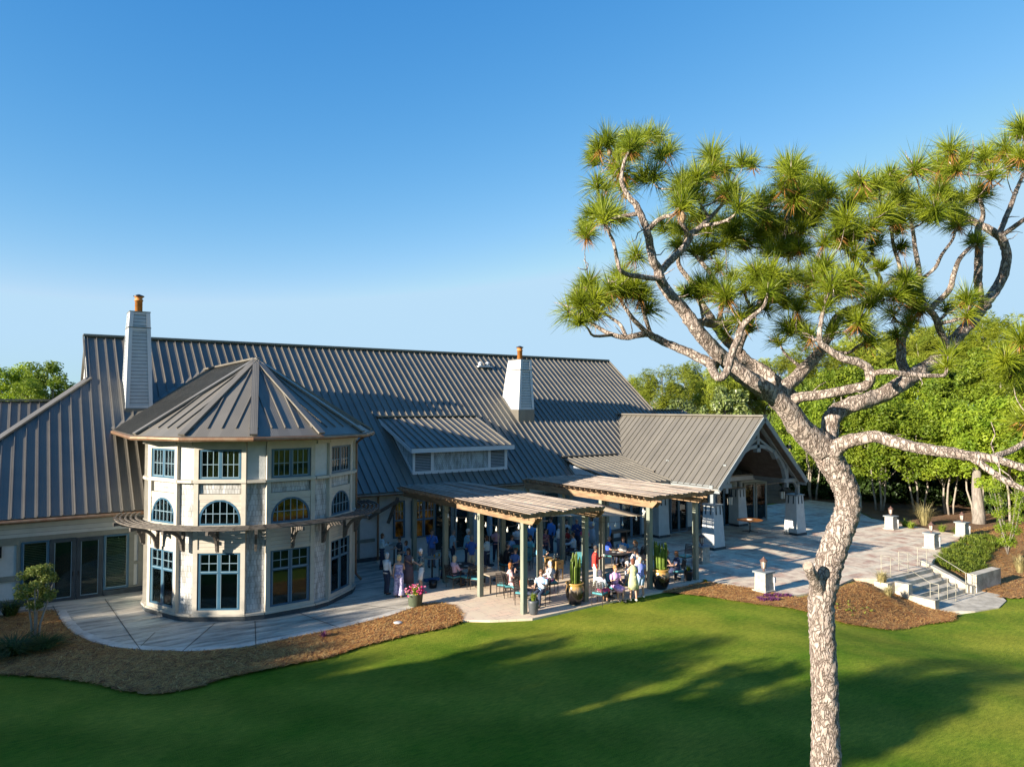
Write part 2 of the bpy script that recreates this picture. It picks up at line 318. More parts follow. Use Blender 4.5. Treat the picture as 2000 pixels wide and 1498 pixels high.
# ---- windows: backing, optional blinds, glass, frame and muntins stand proud of the wall
def window(o,a,n,w,h,z0,cols=2,rows=2,sash=2,back=None,blind=False,transom=0,arch=False,frame=MBLUE,muntin=MMUNT,fw=.07,name='window',mw=.026,dep=.11):
    """o: point at centre on wall (z ignored), a: unit along, n: unit outward"""
    a=Vector(a); n=Vector(n); o=Vector((o[0],o[1],0)); back=back or MDARK
    def P(x,z,d): return o+a*x+n*d+Vector((0,0,z0+z))
    def arc(hw,hh,d,k=14,base=0.):
        rise=hh
        return [P(hw,base,d)]+[P(hw*cos(math.pi*i/k),base+(rise-base)*sin(math.pi*i/k)**.9 if 0<i<k else base,d) for i in range(0,k+1)]+[P(-hw,base,d)]
    f=MB(); g=MB(); b=MB(); mu=MB(); W=w/2
    up=n
    if arch:
        k=16; sp=h*.2
        def pt(hw,hh,i,d): 
            an=math.pi*i/k; return P(hw*cos(an),sp+(hh-sp)*sin(an),d)
        outer=[P(W,0,0)]+[pt(W,h,i,0) for i in range(k+1)]+[P(-W,0,0)]
        inner=[P(W-fw,fw,0)]+[pt(W-fw,h-fw,i,0) for i in range(k+1)]+[P(-W+fw,fw,0)]
        q=len(outer)
        vs=[p_+n*.02 for p_ in outer]+[p_+n*dep for p_ in outer]+[p_+n*dep for p_ in inner]+[p_+n*.02 for p_ in inner]
        fs=[]
        for i in range(q):
            j=(i+1)%q
            fs+=[(i,j,q+j,q+i),(q+i,q+j,2*q+j,2*q+i),(2*q+i,2*q+j,3*q+j,3*q+i)]
        f.add(vs,fs); b.prism([p_+n*.004 for p_ in inner],n*.02); g.prism([p_+n*.06 for p_ in inner],n*.008)
        cols_=6; zz=h*.45
        for i in range(1,cols_):
            x=-W+i*w/cols_; top=sp+(h-sp)*math.sqrt(max(0,1-(x/W)**2))-fw
            mu.beam(P(x,fw,.075),P(x,top,.075),mw,.03,n)
        xx=(W-fw)*math.sqrt(max(0,1-((zz-sp)/(h-sp))**2)); mu.beam(P(-xx,zz,.08),P(xx,zz,.08),mw,.03,n)
    else:
        for (x0,x1,q0,q1) in ((-W,-W+fw,0,h),(W-fw,W,0,h),(-W+fw,W-fw,0,fw),(-W+fw,W-fw,h-fw,h)):
            f.prism([P(x0,q0,.0),P(x1,q0,.0),P(x1,q1,.0),P(x0,q1,.0)],n*dep)
        b.prism([P(-W+fw,fw,.004),P(W-fw,fw,.004),P(W-fw,h-fw,.004),P(-W+fw,h-fw,.004)],n*.014)
        g.prism([P(-W+fw,fw,.062),P(W-fw,fw,.062),P(W-fw,h-fw,.062),P(-W+fw,h-fw,.062)],n*.008)
        sw=w/sash
        for i in range(1,sash): f.prism([P(-W+i*sw-.05,fw,.02),P(-W+i*sw+.05,fw,.02),P(-W+i*sw+.05,h-fw,.02),P(-W+i*sw-.05,h-fw,.02)],n*(dep-.025))
        zb,zt=(h-transom,h-fw) if transom else (fw,h-fw)
        if transom: f.prism([P(-W+fw,h-transom-.05,.02),P(W-fw,h-transom-.05,.02),P(W-fw,h-transom+.05,.02),P(-W+fw,h-transom+.05,.02)],n*(dep-.03))
        for s_ in range(sash):
            xa,xb=-W+s_*sw+(.05 if s_ else fw),-W+(s_+1)*sw-(.05 if s_<sash-1 else fw)
            # thin sash rim
            for i in range(1,cols): x=xa+(xb-xa)*i/cols; mu.beam(P(x,zb+.03,.078),P(x,zt,.078),mw,.02,n)
            for j in range(1,rows): z=zb+(zt-zb)*j/rows; mu.beam(P(xa,z,.082),P(xb,z,.082),mw,.02,n)
            for x in (xa+.012,xb-.012): mu.beam(P(x,fw,.085),P(x,h-fw,.085),.025,.03,n)
            mu.beam(P(xa,zb+.015,.088),P(xb,zb+.015,.088),.03,.03,n)
    fo=f.build(name,frame,club); b.build('interior',back,fo); g.build('pane',MGLASS,fo)
    if mu.v: mu.build('muntin',muntin,fo)
    if blind:
        bl=MB(); z=fw+.05
        while z<h-fw-.08:
            bl.prism([P(-W+fw+.03,z,.024),P(W-fw-.03,z,.024),P(W-fw-.03,z+.03,.044),P(-W+fw+.03,z+.03,.044)],n*.004); z+=.066
        bl.build('blind',MBLIND,fo)
    return fo
def wpx(x0,x1,yt,yb,v=34,**k):
    um=(U(x0,1100,v)+U(x1,1100,v))/2; xm=(x0+x1)/2; zt,zb=Gv(xm,yt,v).z,Gv(xm,yb,v).z
    return window((um,v),(1,0,0),(0,-1,0),U(x1,1100,v)-U(x0,1100,v),zt-zb,max(zb,.02),**k)
wpx(41,95.5,1056,1171,cols=1,rows=1,sash=1,blind=True)
wpx(201.5,251,1042.5,1148,cols=1,rows=1,sash=1,blind=True)
for (a,b) in ((97,148),(149,200)):
    d=wpx(a,b,1057-(a-97)*.09,1180-(a-97)*.16,cols=1,rows=1,sash=1,frame=mat('slate_blue_door_paint',(.035,.05,.065),.4),fw=.15,name='door')
    ub=U(b if a<100 else a+4); hn=MB(); hn.tube([(ub-.1 if a<100 else ub,33.86,1.02),(ub-.1 if a<100 else ub,33.84,1.2)],.018,6); hn.build('handle',MBLACK,d)
# ================================================================ TURRET
TC=Vector((7.9,31.0,0)); TR=4.02
def az(a,r,z=0): return Vector((TC.x+r*sin(R(a)),TC.y-r*cos(R(a)),z))
WC=[4.5+36*i for i in range(-4,4)]   # window facet centres
HA,HS=13.5,4.5
ang=[]
for c in WC: ang+=[c-HA,c+HA]
m=MB(); m.prism([az(a,TR,-.2) for a in ang]+[az(150,TR,-.2),az(178,TR,-.2)],(0,0,6.75)); m.build('turret_wall',MSHING,club)
m=MB(); m.prism([az(a,TR+.16,-.2) for a in ang],(0,0,.43)); 
m.build('plinth',MPLINTH,club)
ap=TR*cos(R(HA))
def facet(c): return az(c,ap),Vector((cos(R(c)),sin(R(c)),0)),Vector((sin(R(c)),-cos(R(c)),0))
FW=2*TR*sin(R(HA))
def slab(mb,o,a,n,x0,x1,z0,z1,d0,d1): mb.prism([o+a*x0+n*d0+Vector((0,0,z0)),o+a*x1+n*d0+Vector((0,0,z0)),o+a*x1+n*d0+Vector((0,0,z1)),o+a*x0+n*d0+Vector((0,0,z1))],n*(d1-d0))
for i,c in enumerate(WC):
    o,a,n=facet(c); H=FW/2; D=.14; ww=.77; fr=MB(); cl=MB(); pn=MB()
    # side stiles
    for s in (-1,1): slab(fr,o,a,n,s*(ww+.0),s*(H-.005),.24,6.5,0,D)
    slab(fr,o,a,n,-ww,ww,.24,.44,0,D); slab(fr,o,a,n,-ww,ww,2.5,2.62,0,D); slab(fr,o,a,n,-ww,ww,5.02,5.16,0,D); slab(fr,o,a,n,-ww,ww,6.25,6.5,0,D); slab(fr,o,a,n,-ww,ww,4.42,4.62,0,D-.02)
    slab(cl,o,a,n,-ww,ww,2.62,3.5,0,D-.03)          # clapboard below arch
    # arch spandrel
    k=14; hw=.76; z0,hh=3.5,.93; sp=hh*.2
    pts=[(hw,z0)]+[(hw*cos(math.pi*j/k),z0+sp+(hh-sp)*sin(math.pi*j/k)) for j in range(k+1)]+[(-hw,z0)]
    for j in range(len(pts)-1):
        (x0,q0),(x1,q1)=pts[j],pts[j+1]
        if abs(x0-x1)<1e-5: continue
        cl.prism([o+a*x1+Vector((0,0,q1)),o+a*x0+Vector((0,0,q0)),o+a*x0+Vector((0,0,4.43)),o+a*x1+Vector((0,0,4.43))],n*(D-.03))
    slab(pn,o,a,n,-ww+.05,ww-.05,4.64,5.0,0,.05)
    warm=(abs(c-4.5)<1)
    window(o,a,n,1.5,2.08,.43,cols=2,rows=2,sash=2,transom=.72,back=MWARM if False else None)
    window(o,a,n,1.5,.94,3.49,arch=True,back=MWARM if warm else None)
    window(o,a,n,1.5,1.1,5.15,cols=3,rows=2,sash=2)
    fr.build('window_surround',MTRIM,club); cl.build('spandrel',MCLAP,club); pn.build('shingle_panel',MSHING,club)
for i,c in enumerate(WC):
    c2=c+18; rs=TR*cos(R(HS)); o=Vector((TC.x+rs*sin(R(c2)),TC.y-rs*cos(R(c2)),0)); a=Vector((cos(R(c2)),sin(R(c2)),0)); n=Vector((sin(R(c2)),-cos(R(c2)),0)); hw=TR*sin(R(HS))
    q=MB(); slab(q,o,a,n,-hw,hw,5.14,6.42,-.02,.03); q.build('render_panel',MWHITE,club)
# string courses and cornice
m=MB()
def ring(mb,r,w,h,z,a0=-132,a1=100,angs=None):
    A=[x for x in (angs or ang) if a0<=x<=a1]
    for i in range(len(A)-1): mb.beam(az(A[i],r,z),az(A[i+1],r,z),w,h)
for q_ in ((TR+.09,.22,.1,5.08),(TR+.08,.2,.08,3.44),(TR+.1,.24,.24,6.52),(TR+.1,.2,.07,.26)): m=MB(); ring(m,*q_); m.build('string_course',MTRIM,club)
for a_ in [c+18 for c in WC]:   # pilaster edge boards of the narrow facets: short string pieces
    pass
# turret roof
EZT=6.74; AZ_=9.8; RR=4.85
hips=[-75,-45,-15,15,45,75]
apex=Vector((TC.x,TC.y,AZ_)); ce=[az(h,RR,EZT) for h in hips]
uL,uR=ce[0].x,ce[-1].x
for i in range(5):
    mid=(ce[i]+ce[i+1])/2; seam_roof('turret_roof',[apex,ce[i],ce[i+1]],mid-apex,sp=.5,bot=.5,h=.05,w=.04)
vb=(EZT-EZ)/M_+EV; vr=(AZ_-EZ)/M_+EV
seam_roof('turret_roof',[apex,ce[0],(uL,vb+.2,EZT),(TC.x,vr+.2,AZ_)],ce[0]-Vector((TC.x,ce[0].y,AZ_)),sp=.45,h=.05)
seam_roof('turret_roof',[apex,ce[-1],(uR,vb+.2,EZT),(TC.x,vr+.2,AZ_)],ce[-1]-Vector((TC.x,ce[-1].y,AZ_)),sp=.45,h=.05)
m=MB()
for i,c in enumerate(ce): m.beam(apex+Vector((0,0,.05)),c+Vector((0,0,.07)),.26,.07,(apex-TC).cross(Vector((0,0,1))) if False else (sin(R(hips[i]))*.5,-cos(R(hips[i]))*.5,.8))
m.beam(apex+Vector((0,0,.05)),(TC.x,vr+.3,AZ_+.05),.28,.08)
m.beam(Vector((uL,vb,EZT+.04)),Vector((TC.x,vr,AZ_+.04)),.4,.05,(-.3,-.5,.8))
m.build('hip_cap',MROOF,club)
m=MB(); A=[Vector((uL-.06,vb,EZT-.09))]+[az(h,RR+.07,EZT-.09) for h in hips]+[Vector((uR+.06,vb,EZT-.09))]
m.tube(A,.085,8); m.build('gutter',MCOPPER,club)
m=MB(); B=[Vector((uL+.1,vb,EZT-.14))]+[az(h,RR-.12,EZT-.14) for h in hips]+[Vector((uR-.1,vb,EZT-.14))]
m.prism([b_+Vector((0,0,-.03)) for b_ in B],(0,0,.06)); m.build('soffit',MTRIM,club)
m=MB(); dp=az(84,TR+.2); m.tube([az(66,RR+.02,6.62),az(74,TR+.5,6.5),az(80,TR+.24,6.2),az(80,TR+.24,.45),az(80,TR+.5,.15)],.06,8); m.build('downspout',MCOPPER,club)
m=MB(); m.tube([(14.72,33.75,3.4),(14.72,33.85,3.2),(14.72,33.85,.1)],.055,8); m.build('downspout',MCOPPER,club)
# curved trellis on brackets round the turret
m=MB()
for r_ in (4.42,4.6,4.78,4.96,5.12):
    A=list(range(-112,96,6)); 
    for i in range(len(A)-1): m.beam(az(A[i]-.4,r_,3.50),az(A[i+1]+.4,r_,3.50),.06,.055)
trel=m.build('trellis',MDWOOD,club)
for c in [4.5+18*i for i in range(-6,6)]:
    b=MB(); n=Vector((sin(R(c)),-cos(R(c)),0)); o=az(c,0)
    b.beam(o+n*4.1+Vector((0,0,3.4)),o+n*5.25+Vector((0,0,3.4)),.09,.13)
    pr_=[o+n*(4.25+.72*(1-cos(t_*math.pi/2)))+Vector((0,0,2.62+.74*sin(t_*math.pi/2))) for t_ in [0,.2,.4,.6,.8,1]]
    for i in range(5): b.beam(pr_[i],pr_[i+1],.085,.12,n)
    b.beam(o+n*4.2+Vector((0,0,2.55)),o+n*4.2+Vector((0,0,3.4)),.09,.1,n)
    b.build('bracket',MDWOOD,club)
# ================================================================ CHIMNEYS
def chimney(x,vf,lv,flue,depthv,zb,ztop):
    """lv: list of (y_pixel, x_left, x_right) for the front face, bottom to top"""
    rows=[]
    for (y,a,b,dv,vo) in lv:
        p,q=Gv(a,y,vf+vo),Gv(b,y,vf+vo); rows.append((p.x,q.x,vf+vo,vf+vo+dv,p.z))
    m=MB()
    for i in range(len(rows)-1):
        (a0,a1,v0,v1,z0),(b0,b1,w0,w1,z1)=rows[i],rows[i+1]
        m.add([(a0,v0,z0),(a1,v0,z0),(a1,v1,z0),(a0,v1,z0),(b0,w0,z1),(b1,w0,z1),(b1,w1,z1),(b0,w1,z1)],[(3,2,1,0),(4,5,6,7),(0,1,5,4),(1,2,6,5),(2,3,7,6),(3,0,4,7)])
    c=m.build('chimney',MCHIM,club)
    t=MB()
    for i in range(len(rows)-1):
        (a0,a1,v0,v1,z0),(b0,b1,w0,w1,z1)=rows[i],rows[i+1]; e=.012
        for (p,q) in (((a0,v0,z0),(b0,w0,z1)),((a1,v0,z0),(b1,w0,z1)),((a0,v1,z0),(b0,w1,z1)),((a1,v1,z0),(b1,w1,z1))):
            su=1 if p[0]==a0 else -1; sv=1 if p[1]==v0 else -1
            t.beam(Vector(p)+Vector((su*.07-su*.015,sv*.05-sv*.03,0)),Vector(q)+Vector((su*.07-su*.015,sv*.05-sv*.03,0)),.17,.14,(0,1,0))
    (a0,a1,v0,v1,z0)=rows[0]; t.bx(a0-.02,a1+.02,v0-.02,v0+.1,z0,z0+.13)
    for r_ in rows[1:]: t.bx(r_[0]-.03,r_[1]+.03,r_[2]-.03,r_[3]+.03,r_[4]-.1,r_[4]+.0)
    t.build('corner_trim',MWTRIM,c)
    d=MB()
    for r_ in rows[1:]: d.bx(r_[0]-.05,r_[1]+.05,r_[2]-.05,r_[3]+.05,r_[4],r_[4]+.05)
    d.bx(a0-.04,a1+.04,v0-.04,v1+.3,zb,z0+.0); each(d,'flashing',MROOF,c)
    r_=rows[-1]; cx=(r_[0]+r_[1])/2; cy=(r_[2]+r_[3])/2; z=r_[4]
    f=MB(); f.lathe([(.17,z),(.17,z+.62),(.2,z+.62),(.2,z+.68),(.165,z+.68),(.165,z+.8),(.21,z+.8),(.21,z+.84)],(cx,cy,0),14); fl=f.build('flue',MFLUE,c,True)
    f=MB(); f.lathe([(.25,z+.84),(.25,z+.87),(.05,z+.95)],(cx,cy,0),14); f.build('cowl',MBLACK,fl)
chimney(0,38.5,[(797,246,297,2.0,0),(640,252.5,293,1.3,.12),(609,255,292,1.15,.2)],None,2,7.2,12.5)
chimney(0,37.6,[(800,1013,1042,2.0,0),(723,1016,1037.5,1.5,.12),(702.5,1017,1036.5,1.35,.18)],None,2,6.55,10.9)
# roof vent
p=Vector((27.3,RU-1.0,roofz(RU-1.0))); 
m=MB(); q=Gv(945,706,42.2); zz=roofz(42.2); m.box((q.x,42.2,zz+.06),(1.1,.5,.1)); m.lathe([(.12,zz+.05),(.12,zz+.28),(.2,zz+.3),(.02,zz+.42)],(q.x-.3,42.2,0),10); m.lathe([(.12,zz+.05),(.12,zz+.28),(.2,zz+.3),(.02,zz+.42)],(q.x+.3,42.2,0),10); m.build('roof_vent',MWTRIM,club)
# ================================================================ DORMER
vd=34.31; ul,ur=16.87,22.85
zt=Gv(803,884,vd).z; zb=roofz(vd)
m=MB(); m.prism([(ul,vd,zb),(ul,37.8,roofz(37.8)),(ul,37.8,roofz(37.8)+.02),(ul,vd,zt)],(ur-ul,0,0)); dm=m.build('dormer',MSCALE,club)
ze=Gv(900,872,vd-.35).z
dr=seam_roof('dormer_roof',[(ul-.25,vd-.38,ze),(ur+.25,vd-.38,ze),(ur+.2,37.95,7.22),(ul-.4,37.95,7.22)],(0,-1,-.35),sp=.42,parent=dm)
m=MB(); m.beam((ul-.5,37.95,7.27),(ur+.2,37.95,7.27),.35,.08); m.build('ridge_cap',MROOF,dm)
m=MB(); m.bx(ul-.27,ur+.27,vd-.42,vd-.38,ze-.26,ze-.03); m.beam((ul-.26,vd-.38,ze-.16),(ul-.41,37.9,7.05),.05,.2,(0,0,1)); m.beam((ur+.26,vd-.38,ze-.16),(ur+.2,37.9,7.05),.05,.2,(0,0,1))
def X(px): return Gv(px,900,vd).x
zt2=ze-.24
for a,b in ((ul-.02,X(810)),(X(841),X(846.5)),(X(952.5),X(957.5)),(X(984.5),ur+.02)): m.bx(a,b,vd-.05,vd,zb+.02,zt2+.1)
m.bx(ul-.02,ur+.02,vd-.06,vd-.0,zb-.02,zb+.14); m.bx(ul,ur,vd-.045,vd,zt2-.05,zt2+.2)
m.beam((ul-.02,vd-.02,zb+.05),(ul-.02,37.7,roofz(37.7)+.05),.05,.16); m.build('trim_board',MWTRIM,dm)
for a,b in ((X(810),X(841)),(X(957.5),X(984.5))):
    l=MB(); l.bx(a,b,vd-.012,vd,zb+.12,zt2-.05); lo=l.build('louvre',MDARK,dm)
    l=MB(); z=zb+.16
    while z<zt2-.1: l.prism([(a,vd-.04,z),(b,vd-.04,z),(b,vd-.02,z+.05),(a,vd-.02,z+.05)],(0,.006,0)); z+=.085
    l.build('louvre_slats',MGREY,lo)
# ================================================================ ENTRY BLOCK and PAVILION
seam_roof('entry_roof',[(27.35,34.75,roofz(34.75)+.06),(42.6,34.75,roofz(34.75)+.06),(42.6,29.3,3.52),(27.35,29.3,3.52)],(0,-1,-.2),sp=.42)
m=MB(); m.beam((27.3,34.8,roofz(34.8)+.12),(31.8,34.8,roofz(34.8)+.12),.22,.08); m.build('flashing',MROOF,club)
m=MB(); m.prism([(27.4,29.5,3.2),(27.4,29.5,3.42),(27.4,34.2,4.3),(27.4,34.2,3.2)],(.1,0,0)); m.bx(27.45,42.4,29.4,29.46,3.15,3.44); m.build('fascia',MWTRIM,club)
m=MB(); m.bx(27.5,42,31,34.2,-.2,3.6); m.build('wall',MWHITE,club)
m=MB(); m.bx(27.5,42.3,29.45,31,3.1,3.16); m.build('soffit',MSOFF,club)
m=MB(); m.bx(27.45,30.6,30.9,31,-.1,.25); m.bx(32.6,35.4,30.9,31,-.1,.3); m.bx(41.6,42.05,30.9,31,-.1,.3); each(m,'plinth',MPLINTH,club)
wpx(1212,1251,985,1063,31,cols=1,rows=1,sash=2,blind=True); wpx(1308,1341,966,1045,31,cols=1,rows=1,sash=2,blind=True); wpx(1364,1384,960,1034,31,cols=1,rows=1,sash=1)
wpx(1398,1428,950,1027,31,cols=1,rows=1,sash=2)
for (a,b) in ((1452,1474),(1475,1497)): wpx(a,b,942,1019,31,cols=1,rows=1,sash=1,blind=True,frame=MTRIMD,fw=.14,name='door')
# wall windows under the pergola
for (x0,x1,yt,yb) in ((767,789,978,1050),(802,849,976,1048)): wpx(x0,x1,yt,yb,34,cols=3,rows=2,sash=1 if x1-x0<30 else 2,transom=1.0,back=MWARM)  # glowing backing stands in for golden reflections in these panes
for (u0,u1) in ((17.9,19.1),(19.2,20.4),(20.9,22.1),(22.2,23.4),(23.9,25.1),(25.2,26.4)): window(((u0+u1)/2,34),(1,0,0),(0,-1,0),u1-u0,2.75,.05,cols=1,rows=1,sash=1,frame=MTRIMD,fw=.1,name='door')
# pavilion roof
PU=34.95; PZ=7.25; PH=3.98; PE=3.42; pv0=25.75; vb2=(PZ-EZ)/M_+EV
sl=(PZ-PE)/PH; ve=(PE-EZ)/M_+EV
seam_roof('pavilion_roof',[(PU,pv0,PZ),(PU,vb2+.1,PZ),(PU-PH,ve+.1,PE),(PU-PH,pv0,PE)],(-1,0,-sl),sp=.46,top=.12,h=.05,w=.035,th=.14)
seam_roof('pavilion_roof',[(PU,pv0,PZ),(PU,vb2+.1,PZ),(PU+PH,ve+.1,PE),(PU+PH,pv0,PE)],(1,0,-sl),sp=.46,top=.12,h=.05,w=.035,th=.14)
m=MB(); m.beam((PU,pv0-.03,PZ+.05),(PU,vb2+.2,PZ+.05),.34,.1); m.build('ridge_cap',MROOF,club)
m=MB()
for s in (-1,1):
    m.beam((PU,pv0-.02,PZ-.12),(PU+s*PH,pv0-.02,PE-.12),.06,.26,(0,0,1)); m.beam((PU+s*PH*.985,pv0,PE-.2),(PU+s*PH*.985,30.8,PE-.2),.06,.24)
m.build('barge_board',MGREY,club)
m=MB()
for s in (-1,1): m.prism([(PU,pv0+.05,PZ-.2),(PU,31,PZ-.2),(PU+s*PH*.97,31,PE-.16),(PU+s*PH*.97,pv0+.05,PE-.16)],(0,0,.03))
m.build('soffit',MSOFF,club)
m=MB(); m.bx(31.3,38.6,30.95,31.02,3.1,PZ-.3-3) ; m.prism([(31.2,30.9,3.1),(38.7,30.9,3.1),(PU,30.9,PZ-.3)],(0,.12,0)); m.build('gable_wall',MSOFF,club)
# truss
m=MB(); vt=26.3
def arc(c,rx,rz,a0,a1,k=10): return [Vector((c[0]+rx*cos(R(a0+(a1-a0)*i/k)),c[1],c[2]+rz*sin(R(a0+(a1-a0)*i/k)))) for i in range(k+1)]
for vt in (26.3,30.6):
    m=MB()
    A=arc((PU,vt,3.2),2.7,2.35,8,172)
    for i in range(10): m.beam(A[i],A[i+1],.2,.24,(0,1,0))
    m.beam((PU,vt,5.35),(PU,vt,PZ-.25),.22,.24,(0,1,0)); m.beam((PU,vt,5.2),(PU,vt,5.4),.3,.3,(0,1,0))
    for s in (-1,1):
        m.beam((PU+s*3.75,vt,3.42),(PU+s*.1,vt,6.92),.2,.22,(0,1,0))
        m.beam((PU+s*2.4,vt,3.4),(PU+s*4.0,vt,3.4),.22,.24,(0,1,0)); m.beam((PU+s*2.75,vt,3.0),(PU+s*2.75,vt,4.6),.18,.2,(0,1,0))
        m.beam((PU+s*1.45,vt,5.2),(PU+s*1.75,vt,4.8),.28,.3,(0,1,0)); m.beam((PU+s*1.7,vt,5.1),(PU+s*.1,vt,5.95),.14,.18,(0,1,0))
        B=[Vector((PU+s*(3.84-.9*(1-cos(t))),vt,2.55+.9*sin(t))) for t in (0,.4,.8,1.2,1.57)]
        for i in range(4): m.beam(B[i],B[i+1],.12,.14,(0,1,0))
        m.beam((PU+s*3.84,vt,2.5),(PU+s*3.84,vt,3.5),.2,.2,(0,1,0))
    m.build('gable_truss',MGREY,club)
m=MB(); m.beam((PU-2.9,26.3,3.25),(PU+2.9,26.3,3.3),.025,.025); m.build('tie_rod',MCOPPER,club)
m=MB()
for s in (-1,1): m.beam((PU+s*3.84,26.2,3.36),(PU+s*3.84,31,3.36),.22,.26)
m.build('eave_beam',MGREY,club)
for (u,v) in ((31.15,26.35),(38.8,26.5),(31.35,30.6),(38.6,30.6)):
    m=MB(); z0=.2; m.add([(u-.46,v-.46,z0),(u+.46,v-.46,z0),(u+.46,v+.46,z0),(u-.46,v+.46,z0),(u-.35,v-.35,2.42),(u+.35,v-.35,2.42),(u+.35,v+.35,2.42),(u-.35,v+.35,2.42)],[(3,2,1,0),(4,5,6,7),(0,1,5,4),(1,2,6,5),(2,3,7,6),(3,0,4,7)])
    c=m.build('column',MWHITE,club,bevel=.015)
    m=MB(); m.bx(u-.48,u+.48,v-.48,v+.48,-.05,.2); m.build('column_plinth',MPLINTH,c)
    m=MB(); m.bx(u-.4,u+.4,v-.4,v+.4,2.42,2.5); m.build('column_cap',MGREY,c)
    m=MB()
    for s in (-1,1): m.beam((u+s*.17,v-.39,1.95),(u+s*.17,v-.355,2.42),.07,.03,(0,1,0)); m.beam((u-.39,v+s*.17,1.95),(u-.355,v+s*.17,2.42),.07,.03,(1,0,0))
    m.build('inset_slot',MPLINTH,c)
for (u,v) in ((32.55,26.3),(37.3,26.3),(32.5,30.2)):
    m=MB(); m.lathe([(.13,2.35),(.15,2.75),(.13,2.78)],(u,v,0),8); l=m.build('hanging_lantern',MGLOWS,club); m=MB(); m.lathe([(.18,2.78),(.18,2.82),(.04,2.92),(.015,3.3)],(u,v,0),8); 
    for k in range(6): m.beam((u+.14*cos(k*1.047),v+.14*sin(k*1.047),2.33),(u+.16*cos(k*1.047),v+.16*sin(k*1.047),2.8),.02,.02)
    m.build('lantern_frame',MBLACK,l)
# timber knee bracket on the wall left of the pergola
m=MB(); m.beam((14.2,33.9,2.2),(15.6,33.2,3.1),.14,.16); m.beam((15.6,33.4,3.2),(15.2,33.7,1.9),.13,.16); m.build('knee_brace',MDWOOD,club)
m=MB(); q=Gv(1.5,1078,33.9); m.box((q.x-.05,33.85,q.z),(.16,.16,.42)); m.build('wall_lantern',MBLACK,club)
# ================================================================ GROUND AND SETTING
def grassmat():
    m,nt=newmat('mown_lawn'); k=NT(nt); out=k.n('ShaderNodeOutputMaterial'); b=k.n('ShaderNodeBsdfPrincipled',Roughness=.75); b.inputs['Specular IOR Level'].default_value=.06; k.l(b.outputs[0],out.inputs[0])
    tc=k.n('ShaderNodeTexCoord'); n1=k.n('ShaderNodeTexNoise',Scale=.28,Detail=6,Roughness=.6); k.l(tc.outputs['Object'],n1.inputs['Vector'])
    mp=k.n('ShaderNodeMapping'); mp.inputs['Rotation'].default_value=(0,0,.5); mp.inputs['Scale'].default_value=(1,4,1); k.l(tc.outputs['Object'],mp.inputs[0])
    n2=k.n('ShaderNodeTexNoise',Scale=3.2,Detail=8,Roughness=.82); k.l(mp.outputs[0],n2.inputs['Vector'])
    r1=k.n('ShaderNodeValToRGB'); e=r1.color_ramp.elements; e[0].position=.36; e[1].position=.64; e[0].color=(.085,.165,.012,1); e[1].color=(.225,.25,.032,1); k.l(n1.outputs['Fac'],r1.inputs[0])
    r2=k.n('ShaderNodeValToRGB'); e=r2.color_ramp.elements; e[0].position=.38; e[1].position=.62; e[0].color=(.66,.72,.6,1); e[1].color=(1.3,1.22,1.1,1); k.l(n2.outputs['Fac'],r2.inputs[0])
    mx=k.n('ShaderNodeMix',data_type='RGBA',blend_type='MULTIPLY'); mx.inputs['Factor'].default_value=1; k.l(r1.outputs[0],mx.inputs['A']); k.l(r2.outputs[0],mx.inputs['B']); k.l(mx.outputs['Result'],b.inputs['Base Color'])
    wv=k.n('ShaderNodeTexWave',Scale=.18,Distortion=1.5); wv.bands_direction='DIAGONAL'; k.l(tc.outputs['Object'],wv.inputs['Vector']); rw=k.n('ShaderNodeMapRange'); rw.inputs['To Min'].default_value=.93; rw.inputs['To Max'].default_value=1.07; k.l(wv.outputs['Fac'],rw.inputs['Value']); hw=k.n('ShaderNodeHueSaturation'); k.l(rw.outputs[0],hw.inputs['Value']); k.l(mx.outputs['Result'],hw.inputs['Color']); k.l(hw.outputs[0],b.inputs['Base Color'])  # faint pale bands in the turf colour imitate thin sunlit stripes
    n3=k.n('ShaderNodeTexNoise',Scale=45,Detail=3); k.l(tc.outputs['Object'],n3.inputs['Vector'])
    bp=k.n('ShaderNodeBump',Strength=1,Distance=.05); k.l(n3.outputs['Fac'],bp.inputs['Height']); k.l(bp.outputs[0],b.inputs['Normal'])
    return m
MLAWN=grassmat()
